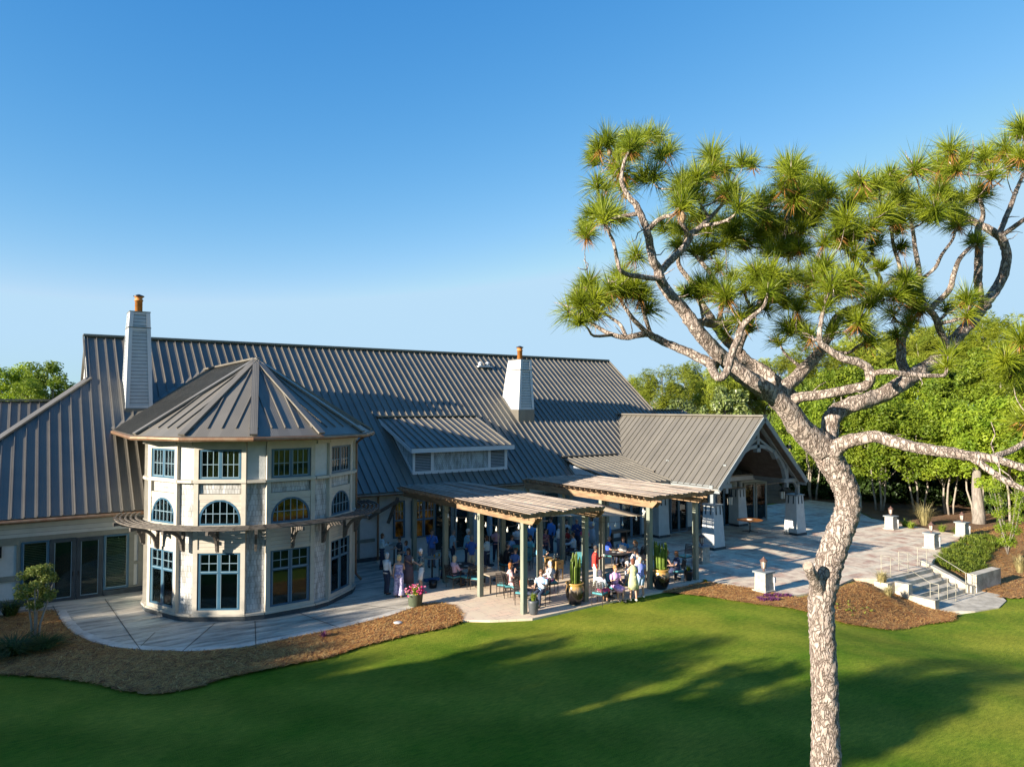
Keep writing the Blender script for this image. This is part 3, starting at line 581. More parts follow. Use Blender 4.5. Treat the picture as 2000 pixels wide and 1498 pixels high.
def strawmat(name,a,b_):
    m,nt=newmat(name); k=NT(nt); out=k.n('ShaderNodeOutputMaterial'); b=k.n('ShaderNodeBsdfPrincipled',Roughness=.85); k.l(b.outputs[0],out.inputs[0])
    tc=k.n('ShaderNodeTexCoord'); w=k.n('ShaderNodeTexNoise',Scale=1.3,Detail=3); k.l(tc.outputs['Object'],w.inputs['Vector'])
    vr=k.n('ShaderNodeVectorRotate',rotation_type='Z_AXIS'); ml=k.n('ShaderNodeMath',operation='MULTIPLY'); ml.inputs[1].default_value=9; k.l(w.outputs['Fac'],ml.inputs[0]); k.l(tc.outputs['Object'],vr.inputs['Vector']); k.l(ml.outputs[0],vr.inputs['Angle'])
    mp=k.n('ShaderNodeMapping'); mp.inputs['Scale'].default_value=(1,7,1); k.l(vr.outputs[0],mp.inputs[0])
    n=k.n('ShaderNodeTexNoise',Scale=4.5,Detail=8,Roughness=.8); k.l(mp.outputs[0],n.inputs['Vector'])
    r=k.n('ShaderNodeValToRGB'); e=r.color_ramp.elements; e[0].position=.4; e[1].position=.6; e[0].color=c4(a); e[1].color=c4(b_); k.l(n.outputs['Fac'],r.inputs[0])
    n5=k.n('ShaderNodeTexNoise',Scale=.7,Detail=4); k.l(tc.outputs['Object'],n5.inputs['Vector']); r5=k.n('ShaderNodeValToRGB'); e=r5.color_ramp.elements; e[0].position=.35; e[1].position=.65; e[0].color=(.72,.66,.6,1); e[1].color=(1.05,1.05,1.05,1); k.l(n5.outputs['Fac'],r5.inputs[0])
    mx=k.n('ShaderNodeMix',data_type='RGBA',blend_type='MULTIPLY'); mx.inputs['Factor'].default_value=1; k.l(r.outputs[0],mx.inputs['A']); k.l(r5.outputs[0],mx.inputs['B']); k.l(mx.outputs['Result'],b.inputs['Base Color'])
    bp=k.n('ShaderNodeBump',Strength=1,Distance=.05); k.l(n.outputs['Fac'],bp.inputs['Height']); k.l(bp.outputs[0],b.inputs['Normal'])
    return m
MSTRAW=strawmat('pine_straw',(.15,.07,.022),(.6,.34,.12))
MFLOOR=strawmat('forest_floor',(.1,.05,.022),(.26,.14,.06))
def axis(lo,hi,a,b,st):
    L=[]; x=a
    while x<=b: L.append(x); x+=st
    s=st; y=a
    while y>lo: s*=1.5; y-=s; L.insert(0,y)
    s=st; y=L[-1]
    while y<hi: s*=1.5; y+=s; L.append(y)
    return L
ax=axis(-1500,1500,-10,60,.7); ay=axis(-1500,1500,-4,40,.7)
m=MB(); nx,ny=len(ax),len(ay)
vs=[(x,y,hz(x,y)-.02+.01*math.sin(x*.7)*math.sin(y*.9+1)) for y in ay for x in ax]
m.add(vs,[(j*nx+i,j*nx+i+1,(j+1)*nx+i+1,(j+1)*nx+i) for j in range(ny-1) for i in range(nx-1)])
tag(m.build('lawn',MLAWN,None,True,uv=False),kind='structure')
def inpoly(x,y,P):
    c=False; n=len(P)
    for i in range(n):
        x0,y0=P[i]; x1,y1=P[(i+1)%n]
        if (y0>y)!=(y1>y) and x<(x1-x0)*(y-y0)/(y1-y0)+x0: c=not c
    return c
def hn(x,y): return .5*sin(x*3.1+1.7*sin(y*2.3))*sin(y*2.7+1.3*sin(x*1.9))+.3*sin(x*9.1+y*3)*sin(y*8.3-x*2)
def patch(name,P,mat_,cell=.08,dz=.02,amp=.014,rag=.1,hf=hz):
    xs=[p[0] for p in P]; ys=[p[1] for p in P]; x0,x1,y0,y1=min(xs)-.3,max(xs)+.3,min(ys)-.3,max(ys)+.3
    nx,ny=int((x1-x0)/cell)+1,int((y1-y0)/cell)+1; m=MB(); idx={}
    def vid(i,j):
        if (i,j) not in idx:
            x,y=x0+i*cell,y0+j*cell; idx[(i,j)]=len(m.v); m.v.append((x,y,hf(x,y)+dz+amp*hn(x,y)))
        return idx[(i,j)]
    for j in range(ny):
        for i in range(nx):
            cx,cy=x0+(i+.5)*cell,y0+(j+.5)*cell
            if inpoly(cx+rag*(hn(cx*2,cy*2)+.5*hn(cy*5,cx*5)),cy+rag*(hn(cy*2+5,cx*2)+.5*hn(cx*5+2,cy*5)),P):
                m.f.append((vid(i,j),vid(i+1,j),vid(i+1,j+1),vid(i,j+1))); m.mi.append(0)
    return tag(m.build(name,mat_,None,True,uv=False),kind='structure')
def g2(*pts,z=0): return [tuple(Gz(x,y,z)[:2]) for x,y in pts]
LBED=g2((-60,1330),(0,1318),(120,1325),(190,1335),(240,1350),(300,1357),(380,1345),(440,1325),(560,1300),(640,1285),(700,1265),(800,1240),(870,1226),(900,1216),(903,1200),(885,1184),(860,1180),(826,1182),(822,1186),(760,1206),(680,1226),(560,1251),(470,1269),(370,1276),(290,1274),(225,1268),(178,1257),(140,1239),(118,1216),(106,1194),(60,1198),(-60,1212))
patch('mulch_bed',LBED,MSTRAW,dz=.03)
# right bed: follow slope
bed=[(25.0,21.6),(25.7,19.7),(26.0,17.6),(28.5,17.6),(31.4,17.9),(32.2,17.2),(32.4,15.3),(32.1,14.4),(31.0,14.1),(29.5,14.5)]
fl=[Gz(x,y,-.6) for x,y in ((1740,1222),(1650,1228),(1590,1222))]
bed+= [(p.x,p.y) for p in fl]+[(p.x,p.y) for p in [Gz(1480,1196,-.3),Gz(1400,1176,-.15),Gz(1340,1161,0),Gz(1295,1157,0)]]
RBED=bed; patch('mulch_bed',bed,MSTRAW,dz=.035)
SBED=[(36.9,14.2),(36.4,15.0),(36.6,17.2),(38.3,18.5),(41,19.2),(46.6,20.5),(48.5,21.2),(55,21),(56,12),(50,10),(45,11),(40.5,12.6)]
patch('mulch_bed',SBED,MSTRAW,dz=.04,cell=.16)
patch('forest_floor',[(38.5,33),(38.5,60),(48,75),(80,90),(115,75),(100,20),(85,0),(60,-5),(55,12),(54,21),(46.6,20.4),(47,22.5),(49,27.3),(54,32.6),(50,36),(44,36)],MFLOOR,cell=.5,dz=.012,amp=.05,rag=.4)
# ---- concrete walk round the turret
def concrete(name,c1,c2,streak=(1,1,1),rot=0,brick=None):
    m,nt=newmat(name); k=NT(nt); out=k.n('ShaderNodeOutputMaterial'); b=k.n('ShaderNodeBsdfPrincipled',Roughness=.8); k.l(b.outputs[0],out.inputs[0])
    c1=sc_(c1,.85); c2=sc_(c2,.7)
    tc=k.n('ShaderNodeTexCoord'); mp=k.n('ShaderNodeMapping'); mp.inputs['Scale'].default_value=streak; mp.inputs['Rotation'].default_value=(0,0,rot); k.l(tc.outputs['Object'],mp.inputs[0])
    n=k.n('ShaderNodeTexNoise',Scale=1.2,Detail=9,Roughness=.72); k.l(mp.outputs[0],n.inputs['Vector'])
    r=k.n('ShaderNodeValToRGB'); e=r.color_ramp.elements; e[0].position=.34; e[1].position=.6; e[0].color=c4(c2); e[1].color=c4(c1); k.l(n.outputs['Fac'],r.inputs[0]); colr=r.outputs[0]
    if brick:
        fw,fh,band,f1,f2=brick
        br=k.n('ShaderNodeTexBrick',Scale=1.0); br.offset=0; br.inputs['Brick Width'].default_value=fw; br.inputs['Row Height'].default_value=fh; br.inputs['Mortar Size'].default_value=band; br.inputs['Mortar Smooth'].default_value=0
        k.l(tc.outputs['Object'],br.inputs['Vector'])
        b2=k.n('ShaderNodeTexBrick',Scale=1.0); b2.inputs['Brick Width'].default_value=.62; b2.inputs['Row Height'].default_value=.31; b2.inputs['Mortar Size'].default_value=.008
        b2.inputs['Color1'].default_value=c4(f1); b2.inputs['Color2'].default_value=c4(f2); b2.inputs['Mortar'].default_value=(.2,.17,.14,1); b2.inputs['Bias'].default_value=0; k.l(tc.outputs['Object'],b2.inputs['Vector'])
        n4=k.n('ShaderNodeTexNoise',Scale=1.1,Detail=7,Roughness=.7); k.l(mp.outputs[0],n4.inputs['Vector']); r4=k.n('ShaderNodeValToRGB'); r4.color_ramp.elements[0].position=.4; r4.color_ramp.elements[1].position=.58; k.l(n4.outputs['Fac'],r4.inputs[0])
        m4=k.n('ShaderNodeMix',data_type='RGBA'); k.l(r4.outputs[0],m4.inputs['Factor']); k.l(b2.outputs['Color'],m4.inputs['A']); m4.inputs['B'].default_value=(.64,.53,.39,1)
        mx=k.n('ShaderNodeMix',data_type='RGBA'); k.l(br.outputs['Fac'],mx.inputs['Factor']); k.l(m4.outputs['Result'],mx.inputs['A']); k.l(colr,mx.inputs['B']); colr=mx.outputs['Result']
    k.l(colr,b.inputs['Base Color'])
    n3=k.n('ShaderNodeTexNoise',Scale=30,Detail=4); k.l(tc.outputs['Object'],n3.inputs['Vector']); bp=k.n('ShaderNodeBump',Strength=.3,Distance=.01); k.l(n3.outputs['Fac'],bp.inputs['Height']); k.l(bp.outputs[0],b.inputs['Normal'])
    return m
MCONC=concrete('weathered_concrete',(.64,.575,.465),(.17,.16,.145),(.45,2.2,1),-.25)
MCBAND=concrete('pale_concrete_kerb',(.7,.65,.56),(.5,.46,.4))
MPATIO=concrete('stone_patio',(.78,.67,.5),(.54,.45,.34),(1,1,1),0,(2.55,2.1,.2,(.42,.24,.17),(.36,.26,.2)))
MFRONT=concrete('warm_flagstone',(.72,.58,.42),(.5,.4,.3),(1,1,1),0,(1.3,1.3,.012,(.68,.5,.37),(.58,.46,.36)))
MSTEP=concrete('stained_concrete',(.62,.56,.45),(.3,.26,.2))
walk=[(-.9,34.05),(-.9,33.0),(.7,32.9)]+g2((108,1195),(118,1215),(140,1238),(178,1256),(225,1267),(290,1273),(370,1275),(470,1268),(560,1250),(680,1225),(760,1205),(822,1184))+[(13.4,26.5),(14.6,34.05)]
m=MB(); m.sheet(walk,.05,.25); tag(m.build('concrete_walk',MCONC,None),kind='structure')
A=g2((108,1195),(118,1215),(140,1238),(178,1256),(225,1267),(290,1273),(370,1275),(470,1268),(560,1250),(680,1225),(760,1205),(822,1184))
m=MB()
c0=Vector((7.5,31))
for i in range(len(A)-1):
    p,q=Vector(A[i]),Vector(A[i+1]); pi=p+(c0-p).normalized()*.34; qi=q+(c0-q).normalized()*.34
    m.prism([(p.x,p.y,.03),(q.x,q.y,.03),(qi.x,qi.y,.03),(pi.x,pi.y,.03)],(0,0,.035))
tag(m.build('path_edging',MCBAND,None),kind='structure')
m=MB()
for (a,b) in (((103,1183),(128,1228)),((205,1170),(275,1270)),((303,1235),(275,1262)),((420,1217),(355,1273)),((498,1213),(500,1267)),((580,1196),(665,1227)),((690,1180),(800,1192)),((640,1240),(640,1241))):
    p,q=Gz(*a,.05),Gz(*b,.05)
    if (p-q).length>.3: m.beam(p+Vector((0,0,.017)),q+Vector((0,0,.017)),.02,.004)
tag(m.build('expansion_joint',MDARK,None),kind='structure')
# ---- patio
pat1=[(13.0,25.6)]+g2((870,1185),(900,1200),(903,1213),(960,1214),(1040,1210))+[(18.2,21.55),(22.4,21.5),(25.2,21.55),(25.2,34.05),(14.6,34.05),(13.4,26.5)]
m=MB(); m.sheet(pat1,.056,.3); tag(m.build('patio',MFRONT,None),kind='structure')
pat2=[(25.2,21.55),(25.65,19.8),(26.0,18.0),(28.2,17.7),(31.0,18.25),(32.0,17.5),(36.4,17.5),(38.2,18.2),(41,18.7),(43.5,19.0),(46.8,20.2),(48.6,27.2),(54,32.6),(54,35.5),(42,35.5),(42,31.05),(27.5,31.05),(27.5,34.05),(25.2,34.05)]
m=MB(); m.sheet(pat2,.06,.6); tag(m.build('patio',MPATIO,None),kind='structure')
# ---- stairs
NS=5; zt,zl=0.02,-.83; rise=(zt-zl)/NS
steps=thing('garden_stairs','stained concrete steps descending from the terrace to the lawn between low walls','stairs',(34,17,0))
m=MB()
for i in range(NS): 
    v1=17.5-.36*i-.2; m.bx(32.35,36.3,v1-.36,17.52,-1.4,zt-rise*(i+1)) if i<NS-1 else None
for i in range(NS-1): pass
m.build('step',MSTEP,steps)
m=MB(); m.bx(32.35,36.3,17.3,17.5,-1.3,zt+.001); m.build('top_step',MSTEP,steps)
land=[(32.3,17),(36.9,16.6),(37.3,14.9),(36.3,14.2),(34.8,13.9),(33.3,14.2),(32.3,14.9)]
m=MB(); m.sheet(land,-.83,.3); tag(m.build('landing',MSTEP,None),kind='structure')
# cheek walls
wr=thing('retaining_wall','low whitewashed concrete wall with a sloping top on the right of the garden steps','wall',(36.5,16.5,0))
m=MB(); m.prism([(36.3,17.9,-1.3),(36.3,15.6,-1.3),(36.3,15.6,-.5),(36.3,15.9,-.45),(36.3,17.9,.32)],(.35,0,0)); m.build('sloping_cap',MSTEP,wr)
m=MB(); m.bx(36.66,39.2,15.55,15.95,-1.3,-.02); m.build('wall_end',MSTEP,wr)
wl_=thing('retaining_wall','stepped low stone wall beside the tufts of ornamental grass left of the steps','wall',(32,16.5,0))
m=MB(); m.bx(32.0,32.35,15.2,16.3,-1.3,-.42); m.bx(32.0,32.35,16.301,17.5,-1.3,.03); m.bx(31.4,32.0,16.9,17.5,-1.3,.03); m.build('wall_block',MSTEP,wl_)
# handrails
MRAIL=mat('pale_painted_rail',(.4,.38,.31),.45,.3)
def rail(u,lab,v0=17.9,v1=15.4,foot=None):
    r=thing('handrail',lab,'railing',(u,16.6,0),group='handrails of the garden steps')
    z0=.95; z1=-.83+.95; P=[(u,v0,.05),(u,v0,z0),(u,v0-.45,z0),(u,v1+.35,z1),(u,v1,z1),(u,v1,-.8 if foot is None else foot)]
    m=MB(); m.tube(P[1:5],.018,6); m.tube([(u,v0,.55),(u,v0-.4,.55)],.014,6); m.tube([(u,v1+.33,z1-.35),(u,v1,z1-.35)],.014,6); m.build('rail',MRAIL,r)
    for (v,zt_,zb_) in ((v0,z0,0),(v0-.43,z0,0),(v1+.35,z1,-.83),(v1,z1,-.83)):
        m=MB(); m.tube([(u,v,zb_),(u,v,zt_)],.017,6); m.build('post',MRAIL,r)
rail(32.75,'pale metal handrail against the left stepped wall of the garden steps'); rail(34.3,'pale metal handrail standing in the middle of the garden steps'); rail(36.05,'pale metal handrail along the white sloping wall on the right of the steps')
# lantern pedestals
MPED=mat('whitewashed_stone',(.47,.44,.37),.85,var=.1,scale=4,col2=(.36,.33,.28),bump=.6,bscale=18,fac2=(.38,.52))
MRUST=mat('rusty_bronze',(.22,.12,.09),.6,.3,var=.2)
def pedestal(u,v,lab,box=True):
    p=thing('lantern_pedestal',lab,'pedestal',(u,v,0),group='stone pedestals with lanterns round the terrace')
    m=MB(); m.box((u,v,.42),(.56,.56,.84),0,.94); m.build('pedestal_block',MPED,p,bevel=.02)
    m=MB(); m.box((u,v,.06),(.68,.68,.14)); m.build('base',MPED,p)
    m=MB(); m.box((u,v,.87),(.66,.66,.07)); m.build('cap',MGREY,p)
    l=MB(); l.lathe([(.07,.905),(.03,.93),(.03,1.0)],(u,v,0),8); l.lathe([(.15,1.3),(.17,1.33),(.03,1.46),(.01,1.5)],(u,v,0),8); l.lathe([(.1,1.0),(.1,1.03)],(u,v,0),8)
    for k in range(6): a=k*1.047; l.beam((u+.09*cos(a),v+.09*sin(a),1.02),(u+.13*cos(a),v+.13*sin(a),1.3),.018,.018)
    lo=l.build('lantern',MRUST,p); l=MB(); l.lathe([(.075,1.03),(.105,1.29)],(u,v,0),8); l.build('lantern_glass',MGLOWS,lo)
    if box: m=MB(); m.box((u+.3,v-.3,.55),(.1,.08,.22)); m.beam((u+.3,v-.3,.05),(u+.3,v-.3,.45),.03,.03); m.build('outlet_box',MWTRIM,p)
pedestal(25.75,19.1,'whitewashed stone lantern pedestal with outlet box, on the mulch edge left of the pine trunk')
pedestal(45.5,24.2,'stone lantern pedestal farthest back, beside the shaded woods and nearest the pavilion')
pedestal(41.2,19.7,'stone lantern pedestal with outlet box, just behind the garden steps railing')
pedestal(46.6,20.5,'stone lantern pedestal between the green groundcover and the big grey trunk')
pedestal(27.9,24.3,'stone lantern pedestal on the patio between the pergola post and the tapered column',False)
# ================================================================ PERGOLAS
def pergola(lab,ru,vs_,u0,u1,v0,v1,zb):
    r=thing('pergola',lab,'pergola',(sum(ru)/2,26,0))
    for i,v in enumerate(vs_):
        for j,u in enumerate(ru):
            uu=u-(.07*i if j==0 else .05*i)
            m=MB(); m.box((uu,v,1.84),(.2,.2,3.66)); m.build('post',MPOST,r,bevel=.012)
    for j,u in enumerate(ru):
        a=.07 if j==0 else .05; k=len(vs_)-1
        for s in (-1,1):
            m=MB(); p,q=Vector((u+.025+s*.125,min(v0,21.5)+.15,zb-.17)),Vector((u-a*k+s*.125,v1-.1,zb-.17))
            d=(q-p).normalized(); w=.05
            pts=[p+Vector((0,.16,-.15)),q+Vector((0,0,-.15)),q+Vector((0,0,.15)),p+Vector((0,-.12,.15)),p+Vector((0,-.12,.1))]
            m.prism([x+Vector((-w/2,0,0)) for x in pts],(w,0,0)); m.build('beam',MBEAM,r)
    v=v0+.1
    while v<v1:
        m=MB(); h=.17; z=zb-.02+h/2; a0,a1=u0-.28,u1+.1
        j=rnd.uniform(-.05,.05)
        m.prism([(a0+j,v-.025,z+.085),(a0+.02+j,v-.025,z+.02),(a0+.1+j,v-.025,z-.02),(a0+.16+j,v-.025,z-.085),(a1-.12,v-.025,z-.085),(a1,v-.025,z+.02),(a1,v-.025,z+.085)],(0,.05,0)); m.build('rafter',MBEAM,r); v+=.39
    u=u0
    while u<=u1+.01:
        m=MB(); e=rnd.uniform(-.16,.16); zt_=zb+.155+rnd.uniform(0,.02); 
        n=6; 
        P=[Vector((u+rnd.uniform(-.02,.02),v0-.12+e+(v1-v0+.1)*i/n,zt_+.022+rnd.uniform(-.014,.014))) for i in range(n+1)]
        for i in range(n): m.beam(P[i],P[i+1],.125,.03)
        m.build('batten',MPWOOD,r); u+=.25
    return r
VS=[22.1,25.1,27.95,30.9]
pergola('weathered timber pergola with pale slatted top, nearer and left, over the crowded tables',(15.5,18.5),VS,15.0,18.65,21.1,31.9,3.78)
pergola('weathered timber pergola with pale slatted top, farther and right, beside the potted green cactus',(22.08,24.95),VS,21.85,25.9,21.8,31.0,3.84)
# shade sail
m=MB(); A,B,Cc,D=Vector((22.0,22.3,3.12)),Vector((18.55,25.1,3.05)),Vector((18.4,27.9,3.3)),Vector((22.0,25.1,3.35)); n=10; vs=[]
for i in range(n+1):
    for j in range(n+1):
        s,t=i/n,j/n; p=A.lerp(B,s).lerp(D.lerp(Cc,s),t); e=4*s*(1-s)+4*t*(1-t); cc=(A+B+Cc+D)/4; p=p.lerp(cc,.07*(1-min(1,2*min(s,1-s,t,1-t)*3))*e*.6); p.z-=.16*16*s*(1-s)*t*(1-t)*.5; vs.append(p)
m.add(vs,[(i*(n+1)+j,i*(n+1)+j+1,(i+1)*(n+1)+j+1,(i+1)*(n+1)+j) for i in range(n) for j in range(n)])
so=m.build('shade_sail',mat('tan_sail_cloth',(.52,.42,.28),.85,var=.05),None,True); so.modifiers.new('s','SOLIDIFY').thickness=.01; tag(so,'tan shade sail stretched between the two timber pergolas','shade sail')
# string lights
MBULB=mat('clear_bulb_glass',(.85,.82,.72),.15,var=.02)
def string(lab,P,n):
    t=thing('string_lights',lab,'string lights',P[0],group='string lights under the pergolas'); m=MB(); L=[]
    for i in range(len(P)-1):
        a,b=Vector(P[i]),Vector(P[i+1])
        for k in range(9): s=k/8; q=a.lerp(b,s); q.z-=.28*4*s*(1-s); L.append(q)
    m.tube(L,.009,4); m.build('cable',MBLACK,t)
    for i in range(n):
        q=L[int((i+.5)*len(L)/n)]; b=MB(); b.lathe([(.015,0),(.02,-.07),(.045,-.13),(.035,-.18),(.01,-.2)],q,8); b.build('bulb',MBULB,t,True)
string('string of clear bulbs sagging along the left beam of the nearer pergola',[(15.35,22.2,3.4),(15.2,25.1,3.4),(15.1,28,3.4)],10)
string('string of clear bulbs crossing diagonally below the nearer pergola',[(15.5,22.4,3.35),(18.4,25.1,3.35),(18.4,28,3.35)],11)
string('string of clear bulbs running between the front corner posts of the two pergolas',[(18.7,22.3,3.3),(22.0,22.4,3.25)],7)
string('string of clear bulbs below the farther pergola in front of the tall windows',[(22.2,22.6,3.4),(24.9,25.1,3.4),(24.8,30,3.3)],11)
# ceiling fans
MFAN=mat('pale_fan_blades',(.62,.55,.44),.5,var=.05)
def fan(u,v,z,lab):
    t=thing('ceiling_fan',lab,'ceiling fan',(u,v,z),group='ceiling fans hung below the pergolas'); m=MB(); m.lathe([(.02,.5),(.02,.08),(.11,.06),(.12,-.05),(.05,-.1)],(u,v,z),12); m.build('motor',MBLACK,t)
    for k in range(5):
        a=k*1.257+.4; b=MB(); b.beam((u+.1*cos(a),v+.1*sin(a),z),(u+.68*cos(a),v+.68*sin(a),z),.16,.015); b.build('blade',MFAN,t)
fan(17.0,26.6,3.2,'pale bladed ceiling fan under the middle of the nearer pergola'); fan(17.0,23.7,3.2,'pale bladed ceiling fan near the front corner post of the nearer pergola'); fan(23.5,25.4,3.25,'pale bladed ceiling fan hung below the farther pergola')
# ================================================================ VEGETATION
def rv(r): 
    z=r.uniform(-1,1); a=r.uniform(0,6.283); q=math.sqrt(1-z*z); return Vector((q*cos(a),q*sin(a),z))
def leafy(m,blobs,n,size,r,asp=1.,droop=0):
    """n leaf sprigs spread through the blobs (centre, radius); small bent faces"""
    tot=sum(b[1]**2 for b in blobs)
    for (c,rad) in blobs:
        k=int(n*rad*rad/tot)
        for _ in range(k):
            d=rv(r); rr=rad*(r.random()**.4); p=c+Vector((d.x*rr,d.y*rr,d.z*rr*.8))
            nn=(d*.7+rv(r)*.8+Vector((0,0,.5))).normalized(); t=nn.orthogonal().normalized(); t=Quaternion(nn,r.uniform(0,6.28))@t; b=nn.cross(t)
            s=size*r.uniform(.6,1.3); w=s*asp
            m.add([p-t*s,p+b*w*.6,p+t*s-nn*droop*s,p-b*w*.6],[(0,1,2,3)])
def crown_blobs(r,rx,rz,cz,nb,br,low=-.7):
    B=[]
    while len(B)<nb:
        d=rv(r)
        if d.z<low: continue
        q=r.uniform(.45,1.0); B.append((Vector((d.x*rx*q,d.y*rx*q,cz+d.z*rz*q)),br*r.uniform(.6,1.35)))
    return B
def twisty(p,q,n,amp,r):
    P=[Vector(p)]; 
    for i in range(1,n): s=i/n; P.append(Vector(p).lerp(Vector(q),s)+rv(r)*amp*(1-abs(2*s-1)*.5))
    return P+[Vector(q)]
ML1=leafmat('bright_leaves',(.12,.22,.015),(.38,.46,.04),.5,.9)
ML2=leafmat('mid_green_leaves',(.09,.17,.015),(.28,.35,.035),.45,.8)
ML3=leafmat('shaded_understory_leaves',(.015,.035,.008),(.04,.07,.014),.2,.7)  # woodland shade put into the leaf colour
MPN=leafmat('far_pine_needles',(.16,.23,.025),(.42,.45,.05),.45,.6)
MMAG=leafmat('glossy_magnolia_leaves',(.08,.13,.025),(.26,.3,.09),.15,1.5,.3,.6)
MBARK=mat('grey_bark',(.3,.26,.22),.9,var=.2,scale=4,stretch=(3,3,.6),bump=.8,bscale=12)
MPALE=mat('pale_smooth_bark',(.36,.31,.25),.8,var=.15,scale=3)
def tree(kind,seed,H,rx,cz,rz,nb,br,n,size,leafm,barkm,trunk=.16,stems=1,asp=.8,name='tree',low=-.7,pine=False):
    r=random.Random(seed); t=thing(name,'x','tree')
    B=crown_blobs(r,rx,rz,cz,nb,br,low); m=MB()
    if pine:
        tot=sum(b[1]**2 for b in B)
        for (c,rad) in B:
            for _ in range(int(n*rad*rad/tot/7)):
                d=rv(r); p=c+d*rad*r.random()**.5; ax_=(d+Vector((0,0,.7))).normalized()
                for _k in range(7):
                    dd=(ax_*.5+rv(r)).normalized(); s=dd.orthogonal().normalized()*size*.13; e=p+dd*size*r.uniform(1.0,1.9); m.add([p-s,p+s,e],[(0,1,2)])
    else: leafy(m,B,n,size,r,asp,.3)
    m.build('crown',leafm,t,uv=False)
    k=MB()
    for s in range(stems):
        a=s*6.28/stems+r.random(); o=Vector((.25*cos(a),.25*sin(a),-.2)) if stems>1 else Vector((0,0,-.2))
        top=Vector((rx*.35*cos(a),rx*.35*sin(a),cz+rz*.3)) if stems>1 else Vector((r.uniform(-.3,.3),r.uniform(-.3,.3),cz+rz*.75))
        P=twisty(o,top,6,.18,r); k.tube(P,[trunk*(1-.75*i/6) for i in range(7)],7)
        for j in range(10 if stems==1 else 4):
            b=B[r.randrange(len(B))][0]; h=P[r.randrange(2,6)]; 
            if b.z>h.z-.5: k.tube(twisty(h,b,3,.15,r),[trunk*.35,trunk*.28,trunk*.2,trunk*.1],5)
    k.build('trunk',barkm,t,True)
    return t
PT={}
PT['bright']=[tree('b',1,9,3.1,5.0,3.8,72,.72,14000,.13,ML1,MPALE,.09,3,name='leafy_tree'),tree('b',2,9,2.9,4.9,3.7,64,.72,12500,.13,ML1,MPALE,.08,3,name='leafy_tree')]
PT['mid']=[tree('m',3,14,3.7,8.4,6.0,84,.85,16000,.155,ML2,MBARK,.22,1,name='leafy_tree'),tree('m',4,14,3.3,8.5,5.8,78,.8,14500,.155,ML1,MBARK,.2,1,name='leafy_tree')]
PT['pine']=[tree('p',5,15,3.0,10.5,3.6,34,1.0,21000,.26,MPN,MBARK,.2,1,name='pine_tree',pine=True),tree('p',6,15,3.4,10.0,4.2,40,1.05,22000,.26,MPN,MBARK,.22,1,name='pine_tree',pine=True)]
PT['shade']=[tree('s',12,14,3.6,8.8,5.0,60,1.2,7000,.36,ML2,MBARK,.22,1,name='leafy_tree')]
PT['mag']=[tree('g',7,10,2.8,5.6,4.6,48,.9,8000,.2,MMAG,MBARK,.18,1,name='magnolia_tree')]
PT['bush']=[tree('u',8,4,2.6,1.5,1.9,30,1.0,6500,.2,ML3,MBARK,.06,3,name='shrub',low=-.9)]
used=set()
def put(kind,i,loc,sc,rz,label,cat='tree',group=None,z=0):
    src=PT[kind][i%len(PT[kind])]; key=(kind,i%len(PT[kind]))
    o=src if key not in used else copy_tree(src); used.add(key)
    o.location=(loc[0],loc[1],z); o.rotation_euler=(0,0,rz); o.scale=(sc,sc,sc) if not isinstance(sc,tuple) else sc
    tag(o,label,cat,group); return o
def at(px,Y): p=GY(px,795,Y); return (p.x,p.y)
rr=random.Random(11)
G1='leafy trees along the edge of the woods'; G2='pines standing in the woods behind the clubhouse'
bl=['bright green multi-stemmed tree beside the right barge board of the pavilion','bright green tree directly behind the bend of the big pine trunk','bright green tree behind the farthest lantern pedestal','bright green pale-stemmed tree with spiky grass at its foot','bright green pale-stemmed tree left of the thick grey trunk','bright green tree arching over the lantern pedestal by the groundcover','bright green pale-stemmed tree by the mulch slope at the right','bright green tree at the right edge of the picture']
for i,(px,Y,s) in enumerate(((1585,60,1.0),(1655,57,1.0),(1715,54,1.0),(1790,53,1.02),(1850,52,.98),(1905,50,1.02),(1965,47,1.0),(2045,46,1.1))): put('bright',i,at(px,Y),s,rr.uniform(0,6),bl[i],'tree',G1)
ml=['tall green tree rising behind the pavilion gable','tall green tree behind the fork of the big pine','tall mid green tree seen below the twisting limb','tall dense tree above the pale stems','tall green tree below the dangling pine tuft','tall green tree at the far right skyline','tall dark green tree deep in the woods on the right']
for i,(px,Y,s) in enumerate(((1560,68,.78),(1640,66,.82),(1720,65,.84),(1800,64,.86),(1880,62,.88),(1950,60,.92),(2040,57,.98))): put('mid',i,at(px,Y),s,rr.uniform(0,6),ml[i],'tree',G1)
pl=['yellow-green pine just right of the main roof end','rounded bright pine behind the low rear wing','slender pine between the rounded pine and the magnolia','pine rising behind the magnolia','pine above the pavilion ridge','pine left of the big trunk fork','pine glimpsed through the curled limb','pine behind the broken limb','tall pine among the leafy trees','tall pine above the twisting limb','highest pine left of the big right limb','broad pine on the skyline right of the big limb','pine at the right edge skyline','small pine at the far right']
for i,(px,Y,s) in enumerate(((1235,84,.8),(1290,78,.86),(1345,88,.93),(1400,80,.86),(1440,86,.9),(1490,84,.94),(1540,82,1.0),(1600,80,1.08),(1665,82,1.12),(1730,84,1.16),(1800,80,1.2),(1870,78,1.24),(1935,74,1.22),(2010,70,1.18))): put('pine',i,at(px,Y),s,rr.uniform(0,6),pl[i],'tree',G2)
put('mag',0,at(1415,70),.98,1,'broad-leaved evergreen magnolia with pale blossoms behind the pavilion ridge','tree')
put('mag',1,at(1340,72),.86,2,'broad-leaved evergreen standing at the end of the low rear wing','tree')
